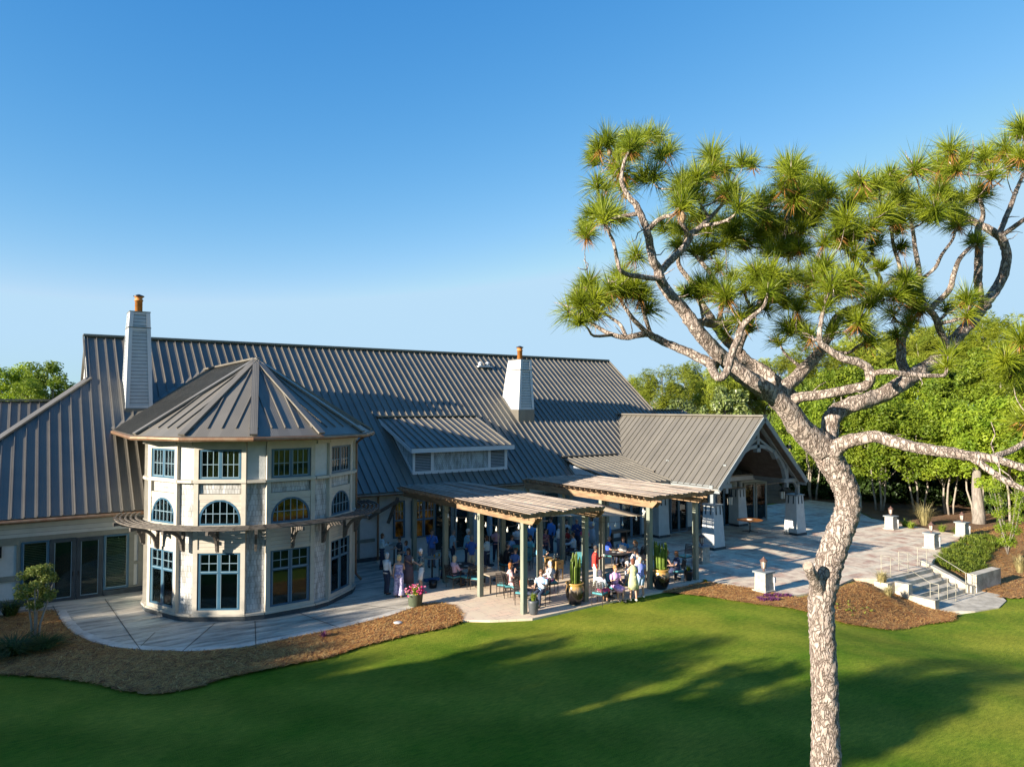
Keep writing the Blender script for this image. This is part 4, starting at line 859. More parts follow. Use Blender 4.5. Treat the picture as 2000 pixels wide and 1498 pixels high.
for i,(px,Y) in enumerate(((1260,90),(1360,92),(1460,92),(1560,88),(1620,72),(1700,70),(1780,70),(1860,68),(1940,66),(2030,62))):
    put('bush',0,at(px,Y),1.5,rr.uniform(0,6),'shrubs coloured dark for the shade under the trees at the back of the woods','shrub','shade-darkened shrubs filling the woods')
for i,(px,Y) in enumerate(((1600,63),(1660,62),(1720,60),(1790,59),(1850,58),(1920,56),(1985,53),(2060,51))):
    put('bush',0,at(px,Y),1.15,rr.uniform(0,6),'shrubs coloured dark for the shade under the trees at the back of the woods','shrub','shade-darkened shrubs filling the woods')
# thick trunk in front
r=random.Random(3); t=thing('dead_tree_trunk','thick grey trunk standing behind the lantern pedestal by the groundcover','tree trunk',(*at(1907,48),0)); q=Vector((*at(1907,48),0)); m=MB(); m.tube([q+Vector((0,0,-.3)),q+Vector((.05,0,.7)),q+Vector((0,.1,2.4)),q+Vector((-.1,0,3.7))],[.45,.36,.3,.24],12); m.build('trunk',MBARK,t,True)
# left background trees
for i,(px,Y,s,l) in enumerate(((20,72,.86,'yellow-green tree whose top shows above the left wing roof'),(98,70,.9,'yellow-green tree next to the gable end of the main roof'),(-50,74,.84,'yellow-green tree at the left edge of the picture'))): put('mid',i+1,at(px,Y),s,i*2.,l,'tree','trees behind the left wing')
# unseen neighbours: pines west and south of the lawn that cast the evening shadows
sh=[(tip-47*s_,v_+.7,s_) for (v_,tip,s_) in ((16.0,18.5,.8),(18.3,10.5,.8),(20.8,8,.8),(23.2,7.5,.8),(25.6,9.5,.72),(28.2,5.5,.72),(31.5,3.5,.66),(12.6,14.5,.7),(10.2,23,.8),(-.5,20,.9),(-4,20,1.0),(13.8,9,.9),(7,6,.9),(3.4,5,.8))]
sh=[(u+dx,v+dy,s) for (u,v,s) in sh for dx,dy in ((0,0),(-.6,.9),(-9,-.5),(-17,.6))]
for i,(u,v,s) in enumerate(sh): put('shade' if i%4 else 'pine',i,(u,v),s,rr.uniform(0,6),'tall tree standing west of the lawn outside the picture','tree','tall trees west of the lawn')
for i in range(9):
    a=R(205+i*16); put('mid',i,(12+42*cos(a),-6+40*sin(a)),1.1,i,'tall leafy tree south of the lawn behind the viewer','tree','trees south of the lawn')
# ---- crape myrtle at left terrace
cm=thing('crape_myrtle','small round-headed shrub tree with pale stems and reddish tips by the left glass doors','small tree',(*Gz(68,1247)[:2],0)); q=Gz(68,1247)
r=random.Random(5); B=[(q+Vector((d.x*.5,d.y*.5,1.75+d.z*.62)),.21) for d in [rv(r) for _ in range(34)]]; m=MB(); leafy(m,B,3800,.055,r,.6)
for _ in range(12):
    a=r.uniform(0,6.28); b0=q+Vector((.5*cos(a)*r.random(),.5*sin(a)*r.random(),2.1)); 
    for j in range(14): leafy(m,[(b0+Vector((0,0,j*.025)),.05)],2,.04,r,.6)
m.build('crown',leafmat('myrtle_leaves',(.09,.15,.02),(.26,.28,.06),.3,6),cm,uv=False)
m=MB()
for dx,dy,tx,ty in ((-.08,0,-.12,.05),(.03,.04,.02,.1),(.1,-.03,.22,-.04),(0,-.06,-.02,-.15)): m.tube([q+Vector((dx,dy,-.1)),q+Vector((dx+tx*.2,dy,.5)),q+Vector((dx+tx,dy+ty,1.15)),q+Vector((dx+tx*1.7,dy+ty*1.5,1.8))],[.045,.035,.03,.015],7)
m.build('trunk',MPALE,cm,True)
# ---- grasses and small plants
MGR=leafmat('grass_blades_green',(.14,.22,.02),(.34,.4,.06),.4,3); MGT=leafmat('dry_grass_blades',(.3,.25,.1),(.46,.4,.2),.3,3); MPUR=leafmat('purple_foliage',(.08,.02,.07),(.2,.06,.16),.2,8)
MGD=leafmat('dark_grass_blades',(.03,.06,.012),(.07,.11,.02),.2,3)
def blades(m,c,n,h,spread,w,r,up=1.):
    for _ in range(n):
        a=r.uniform(0,6.28); d=Vector((cos(a),sin(a),0)); o=c+d*r.random()*spread*.25; hh=h*r.uniform(.6,1.1); s=spread*r.uniform(.2,1); sd=Vector((-d.y,d.x,0))*w
        p1=o+d*s*.35+Vector((0,0,hh*.7)); p2=o+d*s+Vector((0,0,hh*r.uniform(.55,1.1)*up)); m.add([o-sd,o+sd,p1+sd*.8,p1-sd*.8,p2],[(0,1,2,3),(3,2,4)])
def tuft(lab,px,py,h,spread,n,mt,cat='ornamental grass',w=.008,z=None,name='ornamental_grass'):
    p=Gz(px,py,0 if z is None else z); p.z=hz(p.x,p.y) if z is None else z; m=MB(); blades(m,Vector((0,0,0)),n,h,spread,w,random.Random(px)); o=m.build(name,mt,None,uv=False); o.location=p; return tag(o,lab,cat)
tuft('large spiky ornamental grass below the pale-stemmed tree',1806,1026,1.5,1.1,260,MGT,w=.014)
tuft('tan and green ornamental grass on the mulch above the left stair wall',1722,1142,.7,.5,300,MGT,z=-.1)
tuft('drooping tan ornamental grass on the slope outside the left stair wall',1735,1166,.5,.45,200,MGT,z=-.35)
tuft('tall tan ornamental grass at the right edge on the mulch slope',1992,1118,.9,.5,180,MGT,w=.012,z=0)
tuft('dark spiky seedling on the mulch below the concrete walk',632,1247,.3,.3,40,MPUR,'plant',.012,name='spiky_seedling')
tuft('bright green weed tuft at the corner of the mulch by the patio',1378,1139,.2,.2,90,MGR,'plant',.012,name='weed_tuft')
for i,(x,y) in enumerate(((1768,1030),(1840,1040),(1870,1045),(1779,1033))): tuft(['low green lily clump left of the spiky grass','low green lily clump right of the spiky grass','low green lily clump beside the pedestal by the thick trunk','second low green lily clump left of the spiky grass'][i],x,y,.5,.5,150,MGR,'plant',.02,name='lily_clump')
tuft('low dark grass clump on the left mulch behind the myrtle stems',20,1205,.6,.7,260,MGD,'plant',.015,name='grass_clump')
tuft('low dark liriope clump spreading left below the myrtle',25,1278,.45,1.5,500,MGD,'plant',.02,name='grass_clump')
tuft('dark liriope clump directly below the myrtle stems',85,1268,.35,1.0,340,MGD,'plant',.02,name='grass_clump')
def carpet(name,lab,P,n,h,mt,w=.02,z=None,sp=.25):
    r=random.Random(n); m=MB(); xs=[p[0] for p in P]; ys=[p[1] for p in P]; k=0
    while k<n:
        x,y=r.uniform(min(xs),max(xs)),r.uniform(min(ys),max(ys))
        if inpoly(x,y,P):
            k+=1; g_=hn(x*.9,y*.9)
            if g_>-.22: blades(m,Vector((x,y,hz(x,y)+.03)),7,h*(.7+.8*max(0,g_)+.3*r.random()),sp,w,r)
    return tag(m.build(name,mt,None,uv=False),lab,None,None,'stuff')
carpet('groundcover','green liriope groundcover filling the bed behind the steps',[(38.6,18.4),(40.6,18.9),(43.5,19.3),(46.2,20.2),(47.8,19.6),(46.5,18.3),(44.2,17.9),(42,17.3),(40.4,16.6),(39.0,16.7),(38.2,17.5)],1300,.3,MGR,sp=.4)
pp=Gz(1512,1181,-.25); carpet('purple_groundcover','small patch of purple foliage on the mulch left of the pine trunk',[(pp.x+.95*cos(a*.628)-.0,pp.y+.45*sin(a*.628)) for a in range(10)],190,.13,MPUR,.02,sp=.12)
pp=Gz(1665,1200,-.5); carpet('green_seedlings','scattered green seedlings on the mulch right of the pine trunk',[(pp.x+1.1*cos(a*.628),pp.y+.5*sin(a*.628)) for a in range(10)],16,.12,MGR,.02,sp=.12)
# young multi-stem shrub at right
for (px,py,lab) in ((1968,1078,'young upright shrub with pale base on the mulch slope at the right'),):
    q=Gz(px,py); t=thing('young_shrub',lab,'shrub',tuple(q)); r=random.Random(9); m=MB(); S=MB()
    for i in range(9):
        a=r.uniform(0,6.28); e=q+Vector((1.0*cos(a),1.0*sin(a),3.6+r.uniform(-.5,.4))); P=twisty(q+Vector((0,0,-.1)),e,5,.1,r); S.tube(P,[.035,.028,.022,.016,.012,.006],6)
        for p in P[1:]: leafy(m,[(p,.34)],170,.06,r,.5)
    m.build('crown',ML1,t,uv=False); S.build('trunk',MBARK,t,True)
# ================================================================ THE BIG PINE
pine=thing('pine_tree','large twisting longleaf pine in the foreground with flaky bark and forked limbs','tree',(*GY(1612,1560,10.3)[:2],-.6))
PX=FP
def LP(L,Y): # list of (px,py,r_px[,dY]) 
    P=[];Rr=[]
    for n,q in enumerate(L):
        d=q[3] if len(q)>3 else 0; y=Y+d; P.append(GY(q[0],q[1],y)); Rr.append(q[2]*y/PX*.83)
    return P,Rr
D0=10.3
LIMBS=[
 ('trunk',[(1625,1640,36),(1614,1498,33),(1612,1400,31),(1610,1320,31),(1606,1240,30),(1604,1180,31),(1612,1130,33),(1622,1090,33),(1640,1040,32),(1655,1000,30),(1655,965,30),(1640,930,31),(1622,900,33),(1605,870,34),(1585,855,32)]),
 ('limb',[(1610,880,32),(1565,838,27,-.1),(1538,800,24,-.2),(1500,765,21,-.3),(1460,740,20,-.4),(1422,708,19,-.4),(1392,680,17,-.5),(1362,645,16,-.6),(1338,610,15,-.6),(1312,580,13,-.7),(1297,560,12,-.7),(1287,540,12,-.8)]),
 ('limb',[(1287,545,11,-.8),(1285,527,10.5,-.8),(1275,507,10,-.9),(1270,482,9.5,-.9),(1265,457,9,-1),(1260,440,9,-1),(1250,417,8,-1),(1242,400,7.5,-1),(1230,387,6.5,-1),(1220,370,5.5,-1),(1214,350,5,-1),(1220,315,4,-1),(1232,290,3,-1)]),
 ('limb',[(1287,535,9,-.8),(1295,525,8.5,-.7),(1312,507,8.5,-.6),(1330,490,8,-.5),(1345,470,8,-.4),(1350,457,8,-.4),(1362,450,7,-.3),(1380,432,6,-.1),(1397,415,4.5,.1),(1420,390,3.5,.2)]),
 ('limb',[(1347,462,7,-.4),(1337,445,6,-.5),(1326,425,5.5,-.6),(1322,405,4.5,-.7),(1330,370,3.5,-.8)]),
 ('limb',[(1268,447,7,-1),(1280,435,6,-1.1),(1297,424,5,-1.2),(1315,420,4.5,-1.3),(1330,400,3,-1.4)]),
 ('limb',[(1290,545,7,-.8),(1268,543,6.5,-.9),(1240,539,6,-1.1),(1222,535,5,-1.2),(1210,525,4.5,-1.3),(1205,505,4.5,-1.3),(1201,485,4,-1.4),(1196,468,4,-1.4),(1187,450,3.5,-1.5),(1178,425,2.5,-1.5)]),
 ('limb',[(1400,716,13,-.4),(1382,707,12,-.3),(1362,697,11,-.2),(1330,682,10,-.1),(1305,672,9,0),(1280,660,9,.1),(1265,652,8.5,.1),(1245,655,7,.1),(1222,659,6.5,.2),(1200,655,5.5,.2),(1180,647,5,.3),(1158,633,4,.3),(1140,625,3,.3)]),
 ('limb',[(1265,652,6,.1),(1240,627,5.5,0),(1227,610,4.5,-.1),(1214,590,3.5,-.1),(1205,570,2.5,-.1)]),
 ('limb',[(1222,657,5,.2),(1212,635,4,.3),(1195,622,3.5,.4),(1172,605,3,.4),(1162,590,2.5,.4)]),
 ('limb',[(1270,650,5,.1),(1260,620,4.5,0),(1255,600,3.5,-.1),(1252,577,2.5,-.2)]),
 ('limb',[(1388,708,10,-.5),(1394,728,10,-.8),(1407,738,9,-.9),(1420,725,9,-.9),(1430,690,8.5,-.9),(1442,660,8,-.9),(1452,635,7,-.9),(1470,618,5.5,-1),(1492,598,4,-1),(1500,570,3,-1)]),
 ('limb',[(1340,625,10,-.6),(1352,633,11,-.5),(1375,630,10,-.4),(1400,634,9,-.3),(1420,631,8,-.2),(1450,618,6,-.1),(1480,600,5,0),(1510,585,3.5,0)]),
 ('limb',[(1560,790,20,.4),(1517,752,18,.5),(1492,728,17,.6),(1458,707,15,.7),(1440,685,13,.8),(1415,660,11,.9),(1400,640,10,1.0),(1382,612,9,1.0),(1364,582,7.5,1.1),(1350,552,6,1.2),(1325,515,5,1.2),(1330,480,3.5,1.2)]),
 ('limb',[(1525,780,15,0),(1533,757,16,.1),(1555,738,15,.2),(1578,713,14,.3),(1600,690,12,.4),(1612,668,11.5,.5),(1624,645,11,.5),(1632,625,10,.5),(1652,608,8.5,.5),(1678,600,7,.6),(1705,580,5.5,.6),(1720,550,4.5,.6),(1712,530,4,.6),(1702,485,3,.6)]),
 ('limb',[(1530,790,13,-.1),(1562,776,12,-.3),(1612,770,11,-.5),(1662,760,11,-.6),(1692,753,11,-.7),(1700,738,11,-.8),(1694,718,10,-.8),(1672,706,10,-.8),(1648,701,9,-.8),(1622,685,8,-.8),(1602,668,7,-.8),(1602,640,5,-.8),(1610,600,4,-.8)]),
 ('limb',[(1700,738,6,-.8),(1712,728,7,-.9),(1740,726,6.5,-1),(1775,732,6,-1),(1825,734,5,-1),(1845,732,4,-1),(1850,715,3,-1)]),
 ('limb',[(1595,885,28,.1),(1617,858,22,.1),(1620,838,20,.1),(1626,815,20,.1),(1645,798,19,.2),(1680,786,19,.2),(1712,776,18,.3),(1750,757,18,.3),(1787,731,17,.4),(1825,706,15,.4),(1850,682,14,.5),(1872,655,13,.5),(1900,625,13,.6),(1922,595,12,.6),(1945,565,11,.7),(1960,535,11,.7),(1966,500,10,.7),(1958,470,10,.7),(1938,452,9,.7),(1905,435,8,.8),(1878,415,6,.8),(1850,390,4,.8)]),
 ('limb',[(1930,600,9,.6),(1915,580,9,.5),(1910,550,9,.4),(1911,520,9,.4),(1912,480,8.5,.4),(1910,450,7.5,.4),(1920,420,5,.4),(1912,380,3.5,.3)]),
 ('limb',[(1950,460,7,.7),(1962,432,6,.8),(1975,400,5.5,.9),(1988,365,4.5,1),(2010,320,3.5,1)]),
 ('limb',[(1950,465,6,.7),(1985,440,5.5,.6),(2020,415,4,.5),(2060,380,3,.5)]),
 ('limb',[(1785,735,12,.4),(1765,718,11,.5),(1760,690,10.5,.6),(1763,660,9,.7),(1775,640,5,.7)]),
 ('limb',[(1855,680,7,.4),(1838,650,8,.3),(1825,617,7.5,.2),(1803,592,7,.1),(1797,560,6.5,.1),(1795,532,6,0),(1787,482,5,0),(1782,445,4,0),(1775,410,3,0)]),
 ('limb',[(1815,605,7,.2),(1840,582,6.5,.2),(1855,565,6.5,.1),(1862,540,6,.1),(1872,510,5,0),(1890,488,4.5,0),(1908,475,3.5,0)]),
 ('limb',[(1797,547,4,.1),(1825,525,4,0),(1840,497,3.5,-.1),(1862,465,3,-.1),(1868,435,2.5,-.1)]),
 ('limb',[(1705,580,5,.6),(1737,552,5,.5),(1760,535,4.5,.5),(1745,480,4,.4),(1740,430,3,.4)]),
 ('limb',[(1700,560,5,.6),(1690,530,5,.5),(1665,505,4.5,.4),(1650,480,3.5,.3)]),
 ('limb',[(1440,690,8,.7),(1460,640,7,.9),(1480,600,6,1.1),(1500,550,6,1.2),(1517,505,5.5,1.3),(1528,470,5,1.3),(1540,430,5,1.3),(1535,405,4,1.3),(1545,370,3,1.3)]),
 ('limb',[(1400,640,6,1),(1410,590,5.5,1.1),(1395,545,5,1.2),(1372,515,5,1.2),(1355,495,4,1.2)]),
 ('limb',[(1625,885,24,-.1),(1642,868,17,-.2),(1675,858,15,-.4),(1712,853,14,-.6),(1750,864,14,-.8),(1800,876,13,-1),(1850,883,13,-1.2),(1890,890,12,-1.3),(1925,893,10,-1.4),(1962,902,9,-1.5),(2010,916,8,-1.6),(2060,920,6,-1.6)]),
 ('limb',[(1935,893,7,-1.4),(1970,882,7,-1.3),(2005,862,6.5,-1.2),(2050,820,5,-1.1)]),
 ('limb',[(1895,893,8,-1.3),(1915,905,8,-1.4),(1935,920,7.5,-1.5),(1970,942,7,-1.6),(2010,960,6,-1.7)]),
 ('broken_stub',[(1612,1170,20),(1600,1150,19,-.1),(1590,1130,17,-.2),(1578,1105,15,-.35)]),
]
MPB_,nt=newmat('plated_pine_bark'); MPB=MPB_; k=NT(nt); out=k.n('ShaderNodeOutputMaterial'); b=k.n('ShaderNodeBsdfPrincipled',Roughness=.88); k.l(b.outputs[0],out.inputs[0])
tc=k.n('ShaderNodeTexCoord'); mp=k.n('ShaderNodeMapping'); mp.inputs['Scale'].default_value=(1,1,.42); k.l(tc.outputs['Object'],mp.inputs[0])
n0=k.n('ShaderNodeTexNoise',Scale=11,Detail=6); k.l(mp.outputs[0],n0.inputs['Vector']); vm=k.n('ShaderNodeMix',data_type='RGBA'); vm.inputs['Factor'].default_value=.18; k.l(mp.outputs[0],vm.inputs['A']); k.l(n0.outputs['Color'],vm.inputs['B'])
vo=k.n('ShaderNodeTexVoronoi',feature='DISTANCE_TO_EDGE'); vo.inputs['Scale'].default_value=18; k.l(vm.outputs['Result'],vo.inputs['Vector'])
n1=k.n('ShaderNodeTexNoise',Scale=9,Detail=9,Roughness=.7); k.l(tc.outputs['Object'],n1.inputs['Vector'])
r1=k.n('ShaderNodeValToRGB'); e=r1.color_ramp.elements; e[0].position=.34; e[1].position=.66; e[0].color=(.25,.19,.155,1); e[1].color=(.47,.4,.345,1); k.l(n1.outputs['Fac'],r1.inputs[0])
r2=k.n('ShaderNodeValToRGB'); e=r2.color_ramp.elements; e[0].position=.01; e[1].position=.11; e[0].color=(.3,.26,.23,1); e[1].color=(1,1,1,1); k.l(vo.outputs['Distance'],r2.inputs[0])
mx=k.n('ShaderNodeMix',data_type='RGBA',blend_type='MULTIPLY'); mx.inputs['Factor'].default_value=1; k.l(r1.outputs[0],mx.inputs['A']); k.l(r2.outputs[0],mx.inputs['B']); k.l(mx.outputs['Result'],b.inputs['Base Color'])
mr=k.n('ShaderNodeMath',operation='MINIMUM'); mr.inputs[1].default_value=.2; k.l(vo.outputs['Distance'],mr.inputs[0]); ml_=k.n('ShaderNodeMath',operation='MULTIPLY_ADD'); ml_.inputs[1].default_value=5; k.l(mr.outputs[0],ml_.inputs[0]); k.l(n1.outputs['Fac'],ml_.inputs[2])
bp=k.n('ShaderNodeBump',Strength=1,Distance=.02); k.l(ml_.outputs[0],bp.inputs['Height']); k.l(bp.outputs[0],b.inputs['Normal'])
def smooth_path(P,Rr,sub=4):
    Q=[];S=[]
    for i in range(len(P)-1):
        p0=P[max(i-1,0)];p1=P[i];p2=P[i+1];p3=P[min(i+2,len(P)-1)]
        for k_ in range(sub):
            t=k_/sub; t2=t*t; t3=t2*t
            Q.append(.5*((2*p1)+(-p0+p2)*t+(2*p0-5*p1+4*p2-p3)*t2+(-p0+3*p1-3*p2+p3)*t3)); S.append(Rr[i]*(1-t)+Rr[i+1]*t)
    Q.append(P[-1]); S.append(Rr[-1]); return Q,S
def barktube(mb,P,Rr,n,r,rough=.10):
    P=[Vector(p) for p in P]; m=len(P); t=(P[1]-P[0]).normalized(); a=t.orthogonal().normalized(); vs=[]
    ph=r.uniform(0,99)
    for i,p in enumerate(P):
        tt=(P[min(i+1,m-1)]-P[max(i-1,0)]).normalized(); a=(a-tt*a.dot(tt)).normalized(); b=tt.cross(a)
        for k_ in range(n):
            w=2*math.pi*k_/n; q=1+rough*(.6*sin(3*w+i*.9+ph)+.7*sin(5*w-i*1.7+ph*2)*sin(i*.8+ph)+r.uniform(-.55,.55)); vs.append(p+(a*cos(w)+b*sin(w))*Rr[i]*q)
    fs=[(i*n+k_,i*n+(k_+1)%n,(i+1)*n+(k_+1)%n,(i+1)*n+k_) for i in range(m-1) for k_ in range(n)]+[tuple(range(n))[::-1],tuple(range((m-1)*n,m*n))]
    mb.add(vs,fs)
NODES=[]; r=random.Random(21)
for li,(nm,L) in enumerate(LIMBS):
    P,Rr=LP(L,D0)
    if li==0: Rr=[x*(.93 if i>1 else 1) for i,x in enumerate(Rr)]
    if nm=='broken_stub': Rr=[x*.8 for x in Rr]
    if nm=='trunk': Q,S=smooth_path(P,Rr,14); m=MB(); barktube(m,Q,S,40,r,.065)
    elif nm=='broken_stub': Q,S=smooth_path(P,Rr,6); m=MB(); barktube(m,Q,S,22,r,.08)
    else: Q,S=smooth_path(P,Rr,6); m=MB(); barktube(m,Q,S,20 if Rr[0]>.08 else 12,r,.09)
    o=m.build(nm,MPB,pine,True,uv=False)
    if nm=='broken_stub':
        e=Q[-1]; d=(Q[-1]-Q[-3]).normalized(); m=MB(); m.tube([e-d*.02,e+d*.012],[S[-1]*.93,S[-1]*.9],16); m.build('cut_face',mat('pale_cut_wood',(.4,.31,.24),.8,var=.2,scale=20),o)
    if nm=='limb':
        for q,s in zip(Q,S): NODES.append((q,s))
# needle tufts (centre px, depth offset, size px)
def T(off,sc,L): return [(off[0]+x/sc,off[1]+y/sc) for x,y in L]
T1=T((1080,220),4,[(740,170),(430,210),(350,270),(610,250),(500,310),(900,290),(330,370),(520,430),(345,540),(380,720),(300,790),(470,790),(260,950),(650,1100),(790,480),(1000,540),(1240,440),(1480,380),(1230,330),(1100,620),(1460,720),(1860,420),(1790,560),(1900,640),(660,200),(840,330),(1130,480),(1350,430),(1380,600),(1550,780),
 (280,1330),(440,1350),(560,1390),(690,1410),(200,1450),(1180,1380),(1330,1400),(1580,1230),(1700,1290),(1800,1450),(1890,1260),(540,1280),(430,1450),(330,1450),(240,1390),(700,500),(560,560)])
T1+=T((1080,500),4,[(230,370),(320,440),(200,500),(640,230),(740,400),(1190,230),(1120,290),(1340,290),(1350,520),(1590,170),(1740,200),(1830,370),(1900,540),(1700,120),(1450,480),(1540,390),(120,420),(240,300)])
T1+=T((1500,220),4,[(180,440),(430,560),(470,620),(720,510),(600,720),(620,820),(530,930),(810,880),(740,640),(960,480),(900,760),(1050,640),(1200,700),(1160,420),(1420,270),(1330,400),(1450,430),(1550,340),(1620,640),(1480,850),(1850,260),(1950,150),(1990,320),(1750,480),(1900,400),(1990,100),(1250,800),(1050,840),(690,1080),(430,1190),(500,1330),(660,1290),(1080,1290),(850,1400),(1100,1420),(1560,1450),(1350,600),(1700,330),(330,560),(250,620),(850,560),(1000,560),(700,900),(1300,740)])
T1+=T((1500,500),4,[(150,360),(190,570),(450,70),(480,230),(640,230),(850,290),(1080,190),(1110,340),(720,500),(640,520),(1180,410),(1560,350),(1000,300),(350,150),(300,300)])
T2=T((1080,220),4,[(1150,800),(1300,860),(1400,950),(1600,660),(1650,800),(1900,750),(1250,1050),(1500,1000),(1700,1000),(1850,1050),(850,880),(1550,880),(1750,900),(1350,1000),(1620,980),(1450,850),(1200,920),(1000,900),(1950,900)])+T((1500,220),4,[(200,1000),(100,1050),(300,820),(150,850),(60,900),(400,760)])
TR_=T((1500,500),4,[(1890,850),(1950,640),(1960,800),(2010,980),(1850,960),(2000,1250),(1930,1300),(2050,700),(1820,800)])
T3_=[(1340,570),(1380,560),(1420,590),(1455,560),(1480,540),(1500,600),(1530,545),(1560,600),(1590,540),(1610,590),(1640,560),(1665,620),(1690,640),(1700,590),(1740,610),(1770,560),(1790,600),(1750,650),(1540,640),(1580,655),(1625,645),(1430,540),(1400,520),(1850,600),(1890,610),(1660,540),(1720,520),(1465,640),(1420,650),(1520,665),(1700,665),(1500,490),(1560,480),(1610,470),(1650,450),(1760,480)]
tufts=[(x,y,r.uniform(-.6,.9),.82) for x,y in T3_]
for nm,L_ in LIMBS:
    if nm=='limb' and L_[-1][2]<=5: tufts+=[(L_[-1][0],L_[-1][1]-4,(L_[-1][3] if len(L_[-1])>3 else 0),.85),(L_[-1][0]+r.uniform(-22,22),L_[-1][1]-r.uniform(2,24),(L_[-1][3] if len(L_[-1])>3 else 0)+.15,.75)]
for (x,y) in T1: tufts.append((x,y,r.uniform(-.9,.6),1.0)); 
for (x,y) in T1:
    if r.random()<(1. if x>1480 else .6) and y<560: tufts.append((x+r.uniform(-22,22),y+r.uniform(-10,22),r.uniform(.6,1.6),.9))
for (x,y) in T2: tufts.append((x,y,r.uniform(1.0,2.2),1.05))
for (x,y) in T2: tufts.append((x+r.uniform(-25,25),y+r.uniform(-20,20),r.uniform(1.0,2.6),1.0))
for (x,y) in TR_: tufts.append((x+8,y,r.uniform(-1.6,-.9),1.15))
MNEED=leafmat('pine_needles',(.11,.175,.01),(.4,.45,.03),.42,3.2,.45,.35); MNBR=leafmat('brown_needles',(.24,.1,.025),(.4,.2,.05),.2,3)
tw=MB(); nd=MB(); nb_=MB(); CONES=[]
def needles(m,c,ax_,L,n,r,w=.0042,lo=-.35):
    for _ in range(n):
        while True:
            d=rv(r)
            if d.dot(ax_)>lo: break
        d=(d+ax_*.25).normalized(); o=c-ax_*r.uniform(0,.16)*L*2; l=L*r.uniform(.6,1.15)
        s=d.cross(rv(r)).normalized()*w; m1=o+d*l*.55+Vector((0,0,-.04*l)); e=o+d*l+Vector((0,0,-.3*l*(1-abs(d.z))))
        m.add([o-s,o+s,m1+s,m1-s,e],[(0,1,2,3),(3,2,4)])
for (x,y,dd,sc) in sorted(tufts,key=lambda q:-q[1]):
    c=GY(x,y,D0+dd)
    best=min(NODES,key=lambda q:(q[0]-c).length+(.6*max(0,q[0].z-c.z+.1)))
    a=best[0]; dist=(c-a).length
    if dist>.12:
        mid=a.lerp(c,.5)+Vector((0,0,-.12*dist))+rv(r)*.06*dist; mid2=a.lerp(c,.8)+Vector((0,0,-.1*dist))+rv(r)*.04
        r0=min(best[1]*.75,.02+.018*dist); P,S=smooth_path([a,mid,mid2,c],[r0,r0*.75,r0*.55,.011],3); tw.tube(P,S,6)
        for q,s in list(zip(P,S))[2:]: NODES.append((q,s))
    ax_=((c-a).normalized()*.5+Vector((r.uniform(-.2,.2),r.uniform(-.2,.2),.9))).normalized()
    L=.385*sc*r.uniform(.72,1.15)
    needles(nd,c,ax_,L,int(r.uniform(150,265)),r,.0038,lo=r.uniform(-.7,.0))
    tw.tube([c,c+ax_*.1],[.011,.007],5)
    if r.random()<.55:
        needles(nb_,c-ax_*.1,Vector((0,0,-1)),L*.75,22,r,lo=.1)
    if r.random()<.07: 
        p=c-ax_*.12+rv(r)*.08; cone=MB(); CONES.append(cone); cone.loft([(p.x,p.y,p.z-.07,.01,.01),(p.x,p.y,p.z-.04,.035,.035),(p.x,p.y,p.z+.02,.04,.04),(p.x,p.y,p.z+.08,.012,.012)],9)
# bare dead twigs
for _ in range(280):
    a,s=NODES[r.randrange(len(NODES))]
    if s>.09: continue
    e=a+(rv(r)+Vector((0,0,.3)))*r.uniform(.12,.4); tw.tube(twisty(a,e,3,.04,r),[.009,.008,.006,.003],5)
tag(tw.build('twigs',MPB,pine,True,uv=False),kind='stuff'); tag(nd.build('needles',MNEED,pine,uv=False),kind='stuff'); tag(nb_.build('dead_needles',MNBR,pine,uv=False),kind='stuff'); MCONE=mat('pine_cone_scales',(.3,.2,.11),.8,var=.3,scale=30)
for q in CONES: q.build('cone',MCONE,pine,uv=False)

# ---- loose pine straw lying on the beds
MST=[mat('straw_'+n,c,.8,var=.1) for n,c in (('golden',(.7,.37,.1)),('rusty',(.46,.17,.04)),('dark',(.16,.06,.02)),('pale',(.85,.54,.2)))]
def straw(P,n,seed,lab):
    r=random.Random(seed); m=MB(); xs=[p[0] for p in P]; ys=[p[1] for p in P]; k=0
    while k<n:
        x,y=r.uniform(min(xs),max(xs)),r.uniform(min(ys),max(ys))
        if not inpoly(x,y,P): continue
        k+=1; a=hn(x*.4,y*.4)*2.5+r.uniform(-1.1,1.1); l=r.uniform(.06,.17); x+=r.gauss(0,.05); y+=r.gauss(0,.05); z=hz(x,y)+.05+r.random()*.03; d=Vector((cos(a)*l,sin(a)*l,r.uniform(-.012,.025))); s=Vector((-sin(a),cos(a),0))*r.uniform(.004,.009)
        m.cur=r.choices((0,1,2,3),(4,3,2.2,1.2))[0]; c=Vector((x,y,z)); m.add([c-d-s,c-d+s,c+d+s,c+d-s],[(0,1,2,3)])
    return tag(m.build('loose_pine_straw',MST,None,uv=False),lab,None,None,'stuff')
straw(LBED,42000,1,'loose pine needles strewn over the left mulch bed'); straw(RBED,28000,2,'loose pine needles strewn over the mulch bed beside the big trunk'); straw(SBED,26000,3,'loose pine needles strewn over the slope right of the steps')
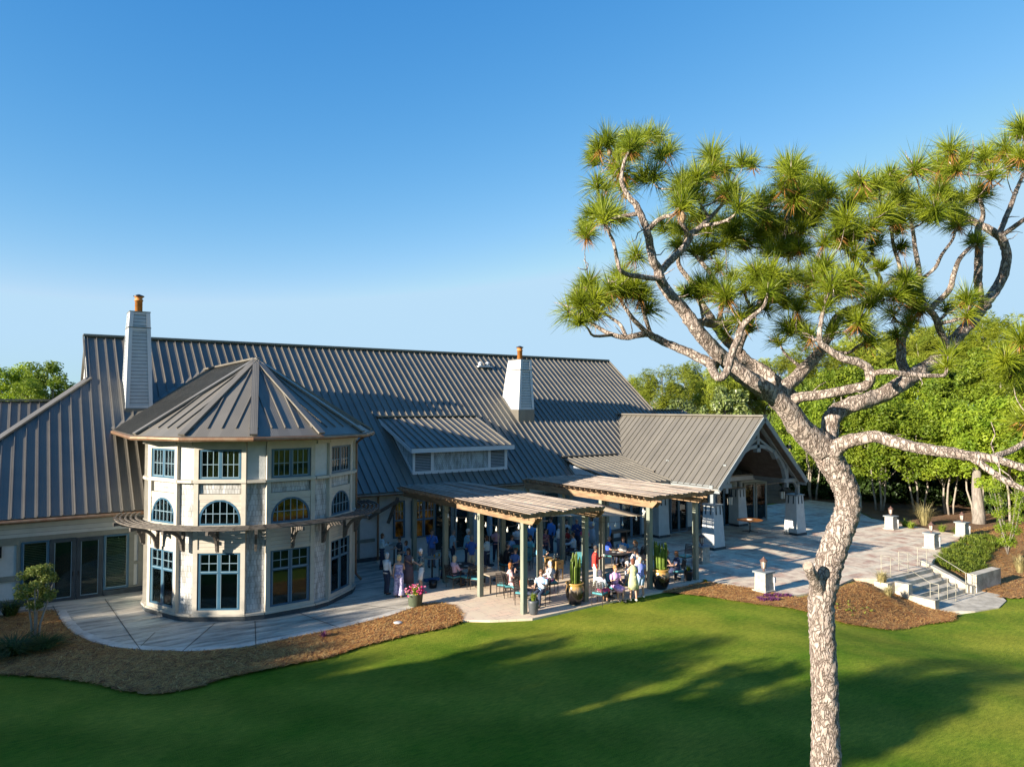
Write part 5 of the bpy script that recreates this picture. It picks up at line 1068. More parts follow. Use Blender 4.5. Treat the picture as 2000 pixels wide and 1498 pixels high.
# ================================================================ FURNITURE
MTEAL=mat('teal_cushion',(.08,.32,.36),.8,var=.12,scale=8); MIRON=mat('dark_bronze_metal',(.06,.05,.045),.45,.4,var=.1)
MTOP=mat('stone_table_top',(.4,.33,.25),.5,var=.1,scale=5); MOAK=mat('orange_wood',(.42,.17,.05),.4,var=.2,scale=5,stretch=(1,6,1)); MCRATE=mat('honey_wood',(.5,.3,.1),.6,var=.15,scale=5,stretch=(1,1,6))
MCER=mat('white_china',(.75,.74,.7),.3,var=.02); MYEL=mat('orange_drink',(.7,.35,.03),.2,var=.05)
def make_chair(tealback=False):
    t=thing('patio_chair','x','chair')
    m=MB(); m.box((0,0,.42),(.48,.5,.035)); m.build('seat',MIRON,t)
    m=MB(); m.box((.01,0,.472),(.47,.47,.07)); m.build('cushion',MTEAL,t,bevel=.02)
    m=MB(); z0,z1=.55,.93
    if tealback: m.beam((-.24,0,.5),(-.33,0,.98),.46,.08,(1,0,0))
    else:
        for i in range(7): y=-.21+.07*i; m.beam((-.25,y,z0),(-.32,y,z1),.03,.012,(1,0,0))
        for i in range(6): q=i/5; m.beam((-.25-.07*q,-.23,z0+(z1-z0)*q),(-.25-.07*q,.23,z0+(z1-z0)*q),.016,.03,(1,0,0))
    m.build('backrest',MTEAL if tealback else MIRON,t)
    for s in (-1,1):
        m=MB(); m.tube([(-.22,s*.24,.0),(-.235,s*.24,.45),(-.33,s*.24,.97)],.014,6); m.build('leg',MIRON,t)
        m=MB(); m.tube([(.22,s*.24,0),(.22,s*.24,.66)],.014,6); m.build('leg',MIRON,t)
        m=MB(); m.tube([(-.27,s*.24,.66),(.0,s*.255,.68),(.22,s*.24,.66)],.014,6); m.build('armrest',MIRON,t)
    m=MB(); m.tube([(-.33,-.24,.97),(-.345,0,1.0),(-.33,.24,.97)],.016,6); m.build('top_rail',MIRON,t)
    return t
CH=make_chair(); CHT=make_chair(True); chu=[0,0]
def chair(loc,rz,label,teal=False):
    s=CHT if teal else CH; i=1 if teal else 0
    o=s if not chu[i] else copy_tree(s); chu[i]=1
    o.location=(loc[0],loc[1],.056); o.rotation_euler=(0,0,rz); tag(o,label,'chair','dark metal chairs with teal cushions round the patio tables'); return o
def round_table(p,r,h,lab,top=MIRON,base=True,lattice=False):
    t=thing('round_table',lab,'table',(p.x,p.y,.056)); c=(p.x,p.y,.056); m=MB(); m.lathe([(r-.02,h-.03),(r,h-.015),(r-.01,h)],c,32); m.build('table_top',top,t)
    m=MB(); m.lathe([(.04,.03),(.035,h-.03)],c,10); m.build('pedestal',MIRON,t)
    for k in range(4): a=k*1.571+.5; m=MB(); m.beam((p.x+.03*cos(a),p.y+.03*sin(a),.09),(p.x+r*.6*cos(a),p.y+r*.6*sin(a),.075),.05,.03); m.build('foot',MIRON,t)
    return t
def tt(px,py,z): return Gz(px,py,z+.056)
def top_items(p,z,n,seed,lab):
    r=random.Random(seed)
    for i in range(n):
        a=r.uniform(0,6.28); q=r.uniform(.1,.42); x,y=p.x+q*cos(a),p.y+q*sin(a); m=MB(); k_=r.randrange(3); zz=z+.056
        if k_==0: m.lathe([(.03,0),(.036,.13),(.03,.131)],(x,y,zz),10); o=m.build('drinking_glass',MGLASS,None,True); tag(o,'clear drinking glass number %s on the %s'%(('one','two','three','four','five','six','seven','eight')[i],lab),'glass','drinks and plates on the patio tables')
        elif k_==1: m.lathe([(.04,0),(.11,.02),(.1,.021)],(x,y,zz),14); o=m.build('plate',MCER,None,True); tag(o,'small white plate on the '+lab,'plate','drinks and plates on the patio tables')
        else: m.lathe([(.03,0),(.035,.11),(.03,.111)],(x,y,zz),10); o=m.build('drink',MYEL,None,True); tag(o,'amber drink in a tumbler on the '+lab,'glass','drinks and plates on the patio tables')
        if k_==0: o['label']='clear drinking glass on the '+lab
T2=tt(1045,1134,.74); round_table(T2,.62,.74,'round dark metal table right behind the front corner post of the nearer pergola'); top_items(T2,.74,6,1,'table behind the front corner post')
T3=tt(1201,1077,.74); round_table(T3,.8,.74,'large round dark metal table under the farther pergola where two men in blue sit'); top_items(T3,.74,5,2,'large round table before the men in blue')
T4=tt(1190,1135,.66); round_table(T4,.42,.66,'small round metal table in front of the woman in purple'); 
T5=tt(900,1103,.74); round_table(T5,.6,.74,'round dark table before the seated woman with long blonde hair'); top_items(T5,.74,5,4,'table before the long-haired blonde woman')
T6=tt(1010,1072,.74); round_table(T6,.6,.74,'round dark table in the shade among the seated group behind the teal chairs'); top_items(T6,.74,4,6,'shaded table of the seated group')
T7=tt(1105,1056,.74); round_table(T7,.6,.74,'round dark table at the back below the shade sail'); top_items(T7,.74,4,9,'table at the back below the sail')
T8=tt(1262,1088,.74); round_table(T8,.55,.74,'round metal table between the white-shirted men and the second glazed pot')
tb=tt(770,1062,1.05); round_table(tb,.42,1.05,'high round bar table against the white wall beside the woman in white',MTOP); top_items(tb,1.05,3,12,'high bar table by the wall')
tb2=tt(844,1088,1.05); round_table(tb2,.38,1.05,'high round bar table left of the first pergola post',MTOP); top_items(tb2,1.05,3,15,'high bar table left of the pergola post')
pv=Gz(1465,1038,.06); t=round_table(pv,.78,.74,'round orange wooden table standing alone under the pavilion roof',MOAK); m=MB(); m.lathe([(.17,0),(.2,.03),(.1,.035)],(pv.x,pv.y,.8),16); tag(m.build('dish',MCER,None,True),'white dish in the middle of the orange wooden table','dish')
# long table
p=tt(952,1114,.74); t=thing('long_table','long tan-topped table standing under the nearer pergola between two posts','table',(p.x,p.y,.056)); m=MB(); m.box((p.x,p.y,.78),(.9,1.9,.05),R(0)); m.build('table_top',MTOP,t)
for sx in (-1,1):
    for sy in (-1,1): m=MB(); m.box((p.x+sx*.38,p.y+sy*.85,.4),(.05,.05,.72)); m.build('leg',MIRON,t)
p=tt(1206,1036,1.05); t=thing('high_table','high brown rectangular table at the back in front of the tall windows','table',(p.x,p.y,.056)); m=MB(); m.box((p.x,p.y,1.08),(1.3,.6,.1)); m.build('table_top',mat('brown_stained_wood',(.16,.09,.05),.5,var=.2),t)
for sx in (-1,1): m=MB(); m.box((p.x+sx*.5,p.y,.55),(.08,.4,1.0)); m.build('leg',MIRON,t)
m=MB(); q=T3+Vector((.3,-.15,0)); m.box((q.x,q.y,.8+.16),(.03,.22,.32),.5); m.box((q.x+.08,q.y-.1,.8+.13),(.03,.2,.26),1.2); tag(m.build('menu_card',MCER,None),'white menu cards standing on the large round table','menu')
for i,(px,py,lab) in enumerate(((1066,1118,'honey-coloured wooden drinks cart on thin legs, left of the two behind the seated guests'),(1087,1124,'honey-coloured wooden drinks cart on thin legs, right of the two behind the seated guests'))):
    p=Gz(px,py+6,.056); t=thing('drinks_cart',lab,'cart',(p.x,p.y,.056),group='wooden drinks carts'); m=MB(); m.box((p.x,p.y,.72),(.42,.5,.36)); m.build('box',MCRATE,t); m=MB(); m.box((p.x-.02,p.y-.255,.78),(.14,.015,.03)); m.build('handle',MIRON,t)
    for sx in (-1,1):
        for sy in (-1,1): m=MB(); m.box((p.x+sx*.18,p.y+sy*.22,.3),(.04,.04,.5)); m.build('leg',MCRATE,t)
    for k_ in range(4): m=MB(); m.lathe([(.03,.9),(.032,1.04),(.012,1.1),(.012,1.15)],(p.x-.12+.08*k_,p.y+.1*(k_%2),0),8); m.build('bottle',[MGLASS,MCER,MBLUE,MCER][k_],t,True)
# umbrellas: closed canopies and poles
def umbrella(px,py,lab,cl,mt):
    p=Gz(px,py,.056); t=thing('patio_umbrella',lab,'umbrella',(p.x,p.y,.056)); m=MB(); m.lathe([(.24,.056),(.24,.1),(.05,.14)],(p.x,p.y,0),16); m.build('base',MIRON,t); m=MB(); m.tube([(p.x,p.y,.1),(p.x,p.y,3.2)],.022,8); m.build('pole',MRAIL,t)
    m=MB(); m.tube([(p.x,p.y,.95),(p.x,p.y,1.1)],.045,8); m.build('crank',MRAIL,t)
    if cl:
        n=12; vs=[]; prof=[(.07,1.5),(.13,1.75),(.12,2.2),(.09,2.8),(.03,3.15)]
        for (r_,z) in prof:
            for k_ in range(n): a=2*math.pi*k_/n; q=r_*(1.0+.28*(-1)**k_); vs.append((p.x+q*cos(a),p.y+q*sin(a),z))
        m=MB(); m.add(vs,[(i*n+k_,i*n+(k_+1)%n,(i+1)*n+(k_+1)%n,(i+1)*n+k_) for i in range(4) for k_ in range(n)]); m.build('folded_canopy',mt,t,True)
MUMB=mat('light_blue_canvas',(.2,.42,.66),.85,var=.06)
umbrella(973,1133,'pale umbrella pole with a crank, no canopy below the slats, under the nearer pergola',False,None); umbrella(1177,1128,'pale umbrella pole beside the man in the red shirt',False,None); umbrella(956,1104,'folded light blue patio umbrella behind the guests under the nearer pergola',True,MUMB)
# ---- pots
MGLZ,nt=newmat('dripped_glaze'); k=NT(nt); out=k.n('ShaderNodeOutputMaterial'); b=k.n('ShaderNodeBsdfPrincipled',Roughness=.12); k.l(b.outputs[0],out.inputs[0]); tc=k.n('ShaderNodeTexCoord'); sp=k.n('ShaderNodeSeparateXYZ'); k.l(tc.outputs['Object'],sp.inputs[0])
mp=k.n('ShaderNodeMapping'); mp.inputs['Scale'].default_value=(9,9,.8); k.l(tc.outputs['Object'],mp.inputs[0]); nz=k.n('ShaderNodeTexNoise',Scale=2,Detail=3); k.l(mp.outputs[0],nz.inputs['Vector'])
ma=k.n('ShaderNodeMath',operation='MULTIPLY_ADD'); ma.inputs[1].default_value=.55; k.l(nz.outputs['Fac'],ma.inputs[0]); k.l(sp.outputs[2],ma.inputs[2])
r_=k.n('ShaderNodeValToRGB'); e=r_.color_ramp.elements; e[0].position=.78; e[0].color=(.012,.01,.01,1); e[1].position=1.0; e[1].color=(.42,.24,.07,1); x_=r_.color_ramp.elements.new(.86); x_.color=(.16,.13,.1,1); k.l(ma.outputs[0],r_.inputs[0]); k.l(r_.outputs[0],b.inputs['Base Color'])
MCAC=leafmat('cactus_green',(.06,.12,.015),(.2,.27,.04),.1,4); MPGREY=mat('grey_planter',(.09,.1,.11),.45,var=.1); MPBLK=mat('black_planter',(.015,.015,.018),.3,var=.1); MBUCK=mat('green_metal_tub',(.13,.16,.1),.5,.3,var=.1)
def bigpot(px,py,lab,n,seed):
    p=Gz(px,py,.06); t=thing('glazed_pot',lab,'plant pot',(p.x,p.y,.06)); m=MB(); m.lathe([(.2,0),(.25,.02),(.36,.3),(.38,.52),(.33,.7),(.31,.76),(.36,.8),(.37,.84),(.32,.85),(.3,.78)],(p.x,p.y,.06),28); m.build('pot',MGLZ,t,True)
    r=random.Random(seed); m=MB()
    for i in range(n):
        a=r.uniform(0,6.28); q=.23*math.sqrt(r.random()); h=r.uniform(.8,1.42)*(1-.4*q); x,y=p.x+q*cos(a),p.y+q*sin(a)
        P=[Vector((x,y,.8)),Vector((x+.02*cos(a),y+.02*sin(a),.8+h*.5)),Vector((x+.035*cos(a),y+.03*sin(a),.8+h*.9)),Vector((x+.035*cos(a),y+.03*sin(a),.8+h))]
        b0=len(m.v); N=10; m.tube(P,[.045,.05,.045,.015],N)
        for j in range(4):
            for k_ in range(0,N,2): 
                v=Vector(m.v[b0+j*N+k_]); c=P[j]; v=c+(v-c)*.62; m.v[b0+j*N+k_]=tuple(v)
    m.build('cactus_stems',MCAC,t)
    m=MB(); leafy(m,[(Vector((p.x,p.y,.88)),.26)],260,.05,r,.6); m.build('leaves',MGR,t,uv=False)
bigpot(1123,1179,'dark dripped-glaze pot with a tall spreading columnar cactus, left of the corner post',15,1)
bigpot(1291,1149,'dark dripped-glaze pot with a dense dark columnar cactus right of the farther pergola post',22,2)
def smallpot(px,py,lab,prof,pm,lm,h,n,w=.014,sp=.3,flowers=None):
    p=Gz(px,py,.06); t=thing('planter',lab,'plant pot',(p.x,p.y,.06)); m=MB(); m.lathe(prof,(p.x,p.y,.06),20); m.build('pot',pm,t,True); r=random.Random(px); m=MB(); blades(m,Vector((p.x,p.y,prof[-1][1]+.02)),n,h,sp,w,r); m.build('leaves',lm,t,uv=False)
    if flowers:
        for c,nm,cnt in flowers:
            m=MB()
            for _ in range(cnt):
                a=r.uniform(0,6.28); q=.42*math.sqrt(r.random()); leafy(m,[(Vector((p.x+q*cos(a),p.y+q*sin(a),prof[-1][1]+.06+r.uniform(.0,.42)*(1-q))),.05)],9,.035,r,.9)
            m.build('flowers',mat(nm,c,.6,var=.1),t,uv=False)
smallpot(1042,1199,'grey tapered planter with yellow-green plant at the foot of the front corner post',[(.13,0),(.16,.05),(.22,.45),(.21,.53),(.19,.53),(.18,.47)],MPGREY,MGR,.38,110,.016,.22)
smallpot(1345,1133,'glossy black planter with small green plant at the foot of the last pergola post',[(.12,0),(.16,.05),(.21,.4),(.2,.46),(.17,.46),(.17,.4)],MPBLK,MGR,.3,90,.016,.2)
smallpot(811,1182,'green metal tub overflowing with magenta, pink and yellow flowers on the walk',[(.24,0),(.26,.03),(.31,.45),(.33,.5),(.3,.5),(.29,.44)],MBUCK,MGR,.4,160,.012,.34,[((.75,.05,.22),'magenta_petals',34),((.85,.3,.45),'pink_petals',16),((.8,.6,.08),'yellow_petals',8)])
p=Gz(777,1217,.04); m=MB(); m.lathe([(.16,.0),(.16,.03),(.13,.045)],(p.x,p.y,.05),20); tag(m.build('drain_cover',MCER,None,True),'round white plastic drain cover lying on the mulch below the walk','cover')
p=Gz(843,1140,.06); m=MB(); m.box((p.x,p.y,.25),(.7,.25,.12)); t=tag(m.build('hose_box',mat('bright_blue_plastic',(.03,.12,.3),.5),None,bevel=.02),'low blue box standing on the patio behind the flower tub','box')
m=MB(); m.lathe([(.16,.0),(.19,.3),(.17,.3)],(p.x-.25,p.y-.6,.06),14); tag(m.build('dark_bucket',MPBLK,None,True),'small dark bucket beside the low blue box','bucket')
# ================================================================ PEOPLE
SKIN=[mat('skin_light',(.56,.34,.24),.55,var=.04),mat('skin_tan',(.42,.23,.14),.55,var=.04)]
MEYE=mat('eye_dark',(.02,.015,.012),.3)
def skin_mesh(verts,edges,name):
    me=bpy.data.meshes.new(name); me.from_pydata([v[0] for v in verts],edges,[]); o=bpy.data.objects.new(name,me); col.objects.link(o)
    md=o.modifiers.new('s','SKIN'); me.skin_vertices or None
    for i,v in enumerate(verts):
        sv=me.skin_vertices[0].data[i]; rr_=v[1]; sv.radius=(rr_,rr_) if not isinstance(rr_,tuple) else rr_; sv.use_root=(i==0)
    md.use_smooth_shade=True; sd=o.modifiers.new('u','SUBSURF'); sd.levels=1; sd.render_levels=1
    dg=bpy.context.evaluated_depsgraph_get(); e=o.evaluated_get(dg).to_mesh(); V=[tuple(v.co) for v in e.vertices]; Fc=[tuple(p.vertices) for p in e.polygons]
    o.evaluated_get(dg).to_mesh_clear(); bpy.data.objects.remove(o,do_unlink=True); bpy.data.meshes.remove(me); return V,Fc
CL={}
def cloth(c,pat=None):
    c=tuple(min(.85,x*1.55) for x in c); pat=tuple(min(.85,x*1.5) for x in pat) if pat else None
    key=(c,pat)
    if key not in CL:
        if pat: CL[key]=mat('patterned_cloth',c,.85,scale=9,col2=pat,fac2=(.46,.54),detail=2)
        else: CL[key]=mat('plain_cloth',c,.85,var=.06,scale=6)
    return CL[key]
def person(px,py,label,pose='stand',H=1.72,face=0,top='short',tc_=(.5,.6,.7),bot='pants',bc=(.03,.03,.04),hair='short',hc=(.05,.03,.02),arms=('down','down'),skin=0,tp=None,bp_=None,loc=None,fem=False,shoe=(.03,.03,.03),hold=None,foot=None,lean=0.):
    s=H/1.72; sit=pose=='sit'
    hz_=(1.36 if sit else 1.735)*s
    if foot: p=Gz(foot[0],foot[1],.056)
    elif loc is not None: p=Vector(loc)
    else: p=Gz(px,py,hz_+.056)
    t=thing('person',label,'person',(0,0,0)); rz=R(face)
    zp=.55 if sit else .93; zn=zp+.5; w=.165 if fem else .19
    hx=.03+lean; 
    V=[((0,0,zp),(.12,.13)),((0.0,0,zp+.14),(.10,.12 if fem else .125)),((lean*.5,0,zp+.34),(.105,.145)),((lean,0,zn),.055),((hx,0,zn+.08),.055),((hx+.01,0,zn+.16),(.085,.075)),((hx+.01,0,zn+.24),(.085,.075)),((hx,0,zn+.285),(.05,.045))]
    E_=[(0,1),(1,2),(2,3),(3,4),(4,5),(5,6),(6,7)]
    arm=[];leg=[]
    for si,sd in enumerate((-1,1)):
        sh=Vector((lean*.9,sd*w,zn-.04)); mo=arms[si]
        if mo=='down': el,wr=sh+Vector((-.03,sd*.06,-.28)),sh+Vector((.06,sd*.06,-.53))
        elif mo=='drink': el,wr=sh+Vector((.06,sd*.05,-.27)),sh+Vector((.27,-sd*.04,-.14))
        elif mo=='face': el,wr=sh+Vector((.16,sd*.05,-.22)),sh+Vector((.2,-sd*.1,.03))
        elif mo=='fold': el,wr=sh+Vector((.04,sd*.07,-.26)),sh+Vector((.2,-sd*.1,-.24))
        elif mo=='table': el,wr=sh+Vector((.12,sd*.05,-.25)),sh+Vector((.36,-sd*.04,-.27))
        elif mo=='reach': el,wr=sh+Vector((.24,sd*.04,-.14)),sh+Vector((.48,0,-.16))
        elif mo=='hip': el,wr=sh+Vector((-.06,sd*.16,-.24)),sh+Vector((.06,sd*.02,-.42))
        else: el,wr=sh+Vector((.1,sd*.06,-.26)),sh+Vector((.3,0,-.3))
        hd=(wr-el).normalized(); b=len(V)
        V+= [(tuple(sh),.055),(tuple(el),.04),(tuple(wr),.027),(tuple(wr+hd*.07),(.032,.02))]; E_+=[(2,b),(b,b+1),(b+1,b+2),(b+2,b+3)]; arm.append((sh,el,wr,hd))
        hp=Vector((0,sd*.085,zp-.03)); 
        if sit: kn=Vector((.44,sd*.1,.5)); an=Vector((.42+.04*sd,sd*.1,.09)); 
        else: kn=Vector((.03+.03*sd,sd*.095,.49)); an=Vector((-.02+.05*sd,sd*.11,.08))
        to=an+Vector((.15,sd*.015,-.045)); b=len(V)
        V+= [(tuple(hp),.085),(tuple(kn),.058),(tuple((kn+an)/2+Vector((-.015,0,.04))),.052),(tuple(an),.038),(tuple(to),.032)]; E_+=[(0,b),(b,b+1),(b+1,b+2),(b+2,b+3),(b+3,b+4)]; leg.append((hp,kn,an,to))
    vs,fs=skin_mesh(V,E_,'body'); m=MB(); m.add(vs,fs)
    hc_=Vector((hx+.01,0,zn+.19))
    m.tube([hc_+Vector((.07,0,.03)),hc_+Vector((.098,0,-.012)),hc_+Vector((.108,0,-.025)),hc_+Vector((.08,0,-.035))],[.008,.014,.014,.008],6)       # nose
    for sd in (-1,1): m.tube([hc_+Vector((-.005,sd*.072,.02)),hc_+Vector((-.015,sd*.09,.0)),hc_+Vector((-.005,sd*.074,-.025))],[.008,.013,.007],5)   # ears
    for (sh,el,wr,hd) in arm:
        o=wr+hd*.075; sdv=hd.cross(Vector((0,0,1))); sdv=sdv.normalized() if sdv.length>.2 else Vector((1,0,0)); nn=sdv.cross(hd)
        for i,l in enumerate((.06,.072,.07,.055)): a0=o+sdv*(-.024+.016*i); m.tube([a0,a0+hd*l*.5,a0+hd*l*.85-nn*.015],[.0085,.0078,.006],5)
        m.tube([wr+hd*.03+sdv*.025,wr+hd*.055+sdv*.05,wr+hd*.085+sdv*.055],[.011,.0095,.007],5)
    m.cur=1
    for sd in (-1,1): m.lathe([(.002,-.009),(.011,0),(.002,.009)],tuple(hc_+Vector((.083,sd*.032,.015))),6)
    m.cur=2; m.tube([hc_+Vector((.088,-.024,-.055)),hc_+Vector((.096,0,-.057)),hc_+Vector((.088,.024,-.055))],[.004,.006,.004],5); m.cur=0
    m.build('body',[SKIN[skin],MEYE,mat('lips',(.4,.14,.12),.5,var=0) if 'lips' not in bpy.data.materials else bpy.data.materials['lips']],t,True,uv=False)
    # clothes
    def sleeve(mb,A,B,C,full,r0=.068):
        if full: mb.tube([A+Vector((0,0,.0)),A.lerp(B,.5),B,B.lerp(C,.5),B.lerp(C,.95)],[r0,.058,.051,.043,.036],10)
        else: mb.tube([A,A.lerp(B,.35),A.lerp(B,.7)],[r0,.064,.06],10)
    mb=MB(); ztop=zn+.01; zb=zp-.04 if not sit else zp-.02; wx=.0 if not fem else -.012
    rings=[(0,0,zb,.15,.175),(0,0,zb+.12,.138+wx,.158+wx),(lean*.4,0,zb+.27,.138,.165+wx),(lean*.7,0,zb+.42,.14,.185+wx),(lean*.9,0,ztop-.06,.115,.19+wx),(lean,0,ztop-.01,.085,.12),(lean,0,ztop+.03,.06,.065)]
    if top=='strapless': rings=rings[:4]+[(lean*.8,0,ztop-.11,.125,.165)]
    if top!='none': mb.loft(rings,14)
    if top in ('short','long','polo'):
        for (sh,el,wr,hd) in arm: sleeve(mb,sh,el,wr,top=='long')
    if bot=='dress':
        if sit:
            for (hp,kn,an,to) in leg: mb.tube([hp,hp.lerp(kn,.6),kn+Vector((.04,0,-.02))],[.125,.11,.095],10)
            mb.loft([(.4,0,.36,.09,.17),(.4,0,.56,.1,.18)],12)
        else: mb.loft([(0,0,.5 if bc!=(9,9,9) else .3,.19,.235),(0,0,.72,.175,.215),(0,0,zp,.155,.185),(0,0,zp+.12,.135,.155)],16)
    gar=mb.build('dress' if bot=='dress' else 'shirt',cloth(tc_,tp),t,True,uv=False) if top!='none' else None
    mb=MB()
    if bot in ('pants','shorts','wide'):
        f=1 if bot!='shorts' else 0
        for (hp,kn,an,to) in leg:
            if bot=='wide': mb.tube([hp+Vector((0,0,.06)),hp.lerp(kn,.5),kn,kn.lerp(an,.6),an+Vector((0,0,.0))],[.115,.11,.105,.12,.14],12)
            elif f: mb.tube([hp+Vector((0,0,.06)),hp.lerp(kn,.5),kn,kn.lerp(an,.5),an+Vector((0,0,.01))],[.105,.092,.078,.07,.062],10)
            else: mb.tube([hp+Vector((0,0,.06)),hp.lerp(kn,.5),hp.lerp(kn,.92)],[.11,.1,.096],10)
        mb.loft([(0,0,zp-.1,.135,.165),(0,0,zp+.02,.14,.17),(0,0,zp+.1,.13,.158)],14)
        mb.build('trousers' if bot!='shorts' else 'shorts',cloth(bc,bp_),t,True,uv=False)
    elif bot=='skirt':
        if sit:
            for (hp,kn,an,to) in leg: mb.tube([hp,hp.lerp(kn,.6),kn+Vector((.03,0,-.01))],[.12,.1,.09],10)
            mb.loft([(.0,0,.44,.15,.18),(0,0,.66,.14,.165)],12)
        else: mb.loft([(0,0,.5,.2,.24),(0,0,.75,.175,.21),(0,0,zp+.1,.13,.158)],16)
        mb.build('skirt',cloth(bc,bp_),t,True,uv=False)
    for (hp,kn,an,to) in leg:
        mb=MB(); mb.tube([an+Vector((-.05,0,-.045)),an+Vector((.02,0,-.035)),to+Vector((.02,0,.0)),to+Vector((.055,0,-.008))],[.036,.044,.04,.02],8); mb.build('shoe',cloth(shoe),t,True,uv=False)
    # hair
    mb=MB(); h=hc_
    if hair!='bald':
        rr=[(h.x-.012,0,h.z+.005,.093,.088),(h.x-.012,0,h.z+.05,.1,.092),(h.x-.01,0,h.z+.1,.082,.078),(h.x-.01,0,h.z+.135,.04,.04)]
        rr=[(a-.012,b_,c,d_*.93,e_) for a,b_,c,d_,e_ in rr]; mb.loft(rr,12)
        if hair in ('short','bob'): mb.loft([(h.x-.045,0,h.z-.07,.05,.06),(h.x-.04,0,h.z+.03,.065,.085)],10)
        if hair in ('bob','long'): mb.loft([(h.x-.045,0,h.z-(.12 if hair=='bob' else .3),.04,.07),(h.x-.045,0,h.z-.08,.06,.098),(h.x-.035,0,h.z+.05,.07,.095)],12)
        if hair=='tail': mb.tube([h+Vector((-.08,0,.06)),h+Vector((-.14,0,.02)),h+Vector((-.13,0,-.12)),h+Vector((-.1,0,-.24))],[.03,.035,.03,.012],8); mb.loft([(h.x-.045,0,h.z-.05,.05,.06),(h.x-.04,0,h.z+.03,.065,.085)],10)
    else: mb.loft([(h.x-.05,0,h.z-.05,.045,.07),(h.x-.05,0,h.z+.03,.045,.083)],10)
    mb.build('hair',cloth(hc),t,True,uv=False)
    if hold:
        wr,hd=arm[1][2],arm[1][3]; q=wr+hd*.11
        M=Matrix.Rotation(rz,3,'Z'); g=M@q*s+Vector((p.x,p.y,.056)); mm=MB()
        mm.lathe([(.028,-.05),(.034,.07),(.03,.071)],tuple(g),10); tag(mm.build('cup',MCER if hold=='cup' else MGLASS,None,True),hold_label(label),'cup')
    t.location=(p.x,p.y,.056+(0 if sit else 0)); t.rotation_euler=(0,0,rz); t.scale=(s,s,s)
    return p
def hold_label(l): return 'cup held by the '+' '.join(l.split()[1:9]) if l.startswith('person') else 'cup held by '+l
RT,LT,AW,TW=-34,146,56,-124
W_=(.62,.63,.62); LB=(.2,.38,.55); BL=(.04,.13,.42); NV=(.02,.03,.06); KH=(.42,.37,.28); GRY=(.45,.43,.4); BLD=(.5,.34,.15); BRN=(.09,.045,.02); WH=(.6,.58,.55)
person(757,1082,'person in white quilted jacket and black trousers, leftmost of the group by the flower tub',H=1.68,face=20,top='long',tc_=W_,bot='pants',bc=NV,hair='bob',hc=GRY,arms=('down','drink'),fem=True,foot=(755,1160))
person(782,1083,'person with blonde hair in a strapless lilac patterned jumpsuit seen from behind',H=1.68,face=60,top='strapless',tc_=(.42,.38,.5),tp=(.2,.18,.34),bot='wide',bc=(.42,.38,.5),bp_=(.2,.18,.34),hair='bob',hc=BLD,arms=('drink','down'),fem=True,foot=(779,1165),shoe=(.2,.13,.08))
person(797,1074,'person with dark wavy hair in a sleeveless mauve dress facing the group',H=1.74,face=-150,top='sleeveless',tc_=(.14,.09,.1),bot='dress',bc=(9,9,9),hair='long',hc=(.03,.015,.012),arms=('down','drink'),fem=True,foot=(798,1152),skin=1)
person(819,1075,'person with white hair, dark floral shirt and white shorts behind the flower tub',H=1.78,face=165,top='short',tc_=(.02,.05,.08),tp=(.15,.2,.2),bot='shorts',bc=W_,hair='short',hc=WH,arms=('fold','drink'),foot=(822,1156),hold='cup')
person(746,1042,'person in white top standing at the high bar table by the wall',H=1.66,face=-20,top='long',tc_=(.45,.55,.62),bot='pants',bc=NV,hair='bob',hc=BRN,arms=('drink','table'),fem=True)
person(781,1048,'person in dark clothes on the far side of the bar table by the wall',H=1.62,face=170,top='short',tc_=(.03,.04,.05),bot='pants',bc=NV,hair='short',hc=BRN,arms=('table','drink'))
person(794,1056,'person in pale blue sleeves leaning on the right of the bar table by the wall',H=1.5,face=150,top='short',tc_=(.12,.25,.35),bot='pants',bc=NV,hair='bob',hc=BRN,arms=('table','table'),fem=True)
person(843,1033,'bearded person in bright blue long-sleeved shirt left of the first post',H=1.82,face=-100,top='long',tc_=BL,bot='pants',bc=(.1,.12,.18),hair='short',hc=BRN,arms=('face','fold'))
person(884,1034,'person in pale polo and dark trousers facing right, left of the white-haired one',H=1.78,face=-10,top='short',tc_=(.24,.4,.5),bot='pants',bc=NV,hair='short',hc=(.2,.18,.16),arms=('down','fold'))
person(911,1033,'white-haired person in light blue shirt looking down in the middle of the trio',H=1.84,face=-20,top='short',tc_=(.2,.42,.62),bot='pants',bc=NV,hair='short',hc=WH,arms=('fold','fold'),lean=.05)
person(921,1046,'person in royal blue polo and khaki shorts seen from behind',H=1.76,face=70,top='short',tc_=(.03,.1,.36),bot='shorts',bc=KH,hair='short',hc=(.2,.18,.16),arms=('fold','fold'))
person(951,1046,'person in white top beside the folded blue umbrella',H=1.68,face=120,top='short',tc_=(.4,.5,.58),bot='pants',bc=NV,hair='bob',hc=BRN,arms=('drink','drink'),fem=True)
person(1010,1026,'person in pale top standing behind the seated group in the shade',H=1.7,face=-110,top='short',tc_=(.42,.48,.5),bot='skirt',bc=NV,hair='long',hc=BRN,arms=('fold','drink'),fem=True)
person(1037,1018,'person in light blue shirt standing right behind the front corner post',H=1.75,face=-130,top='short',tc_=(.1,.28,.55),bot='pants',bc=NV,hair='short',hc=BRN,arms=('fold','down'))
person(1077,1010,'tall person in blue shirt standing in the shade near the back wall',H=1.85,face=180,top='long',tc_=(.05,.18,.5),bot='pants',bc=NV,hair='short',hc=BRN,arms=('fold','down'))
person(1065,1032,'person with dark hair in dark floral top in the shade left of a back post',H=1.66,face=-90,top='short',tc_=(.08,.03,.05),tp=(.2,.1,.12),bot='pants',bc=NV,hair='bob',hc=(.02,.012,.01),arms=('drink','down'),fem=True)
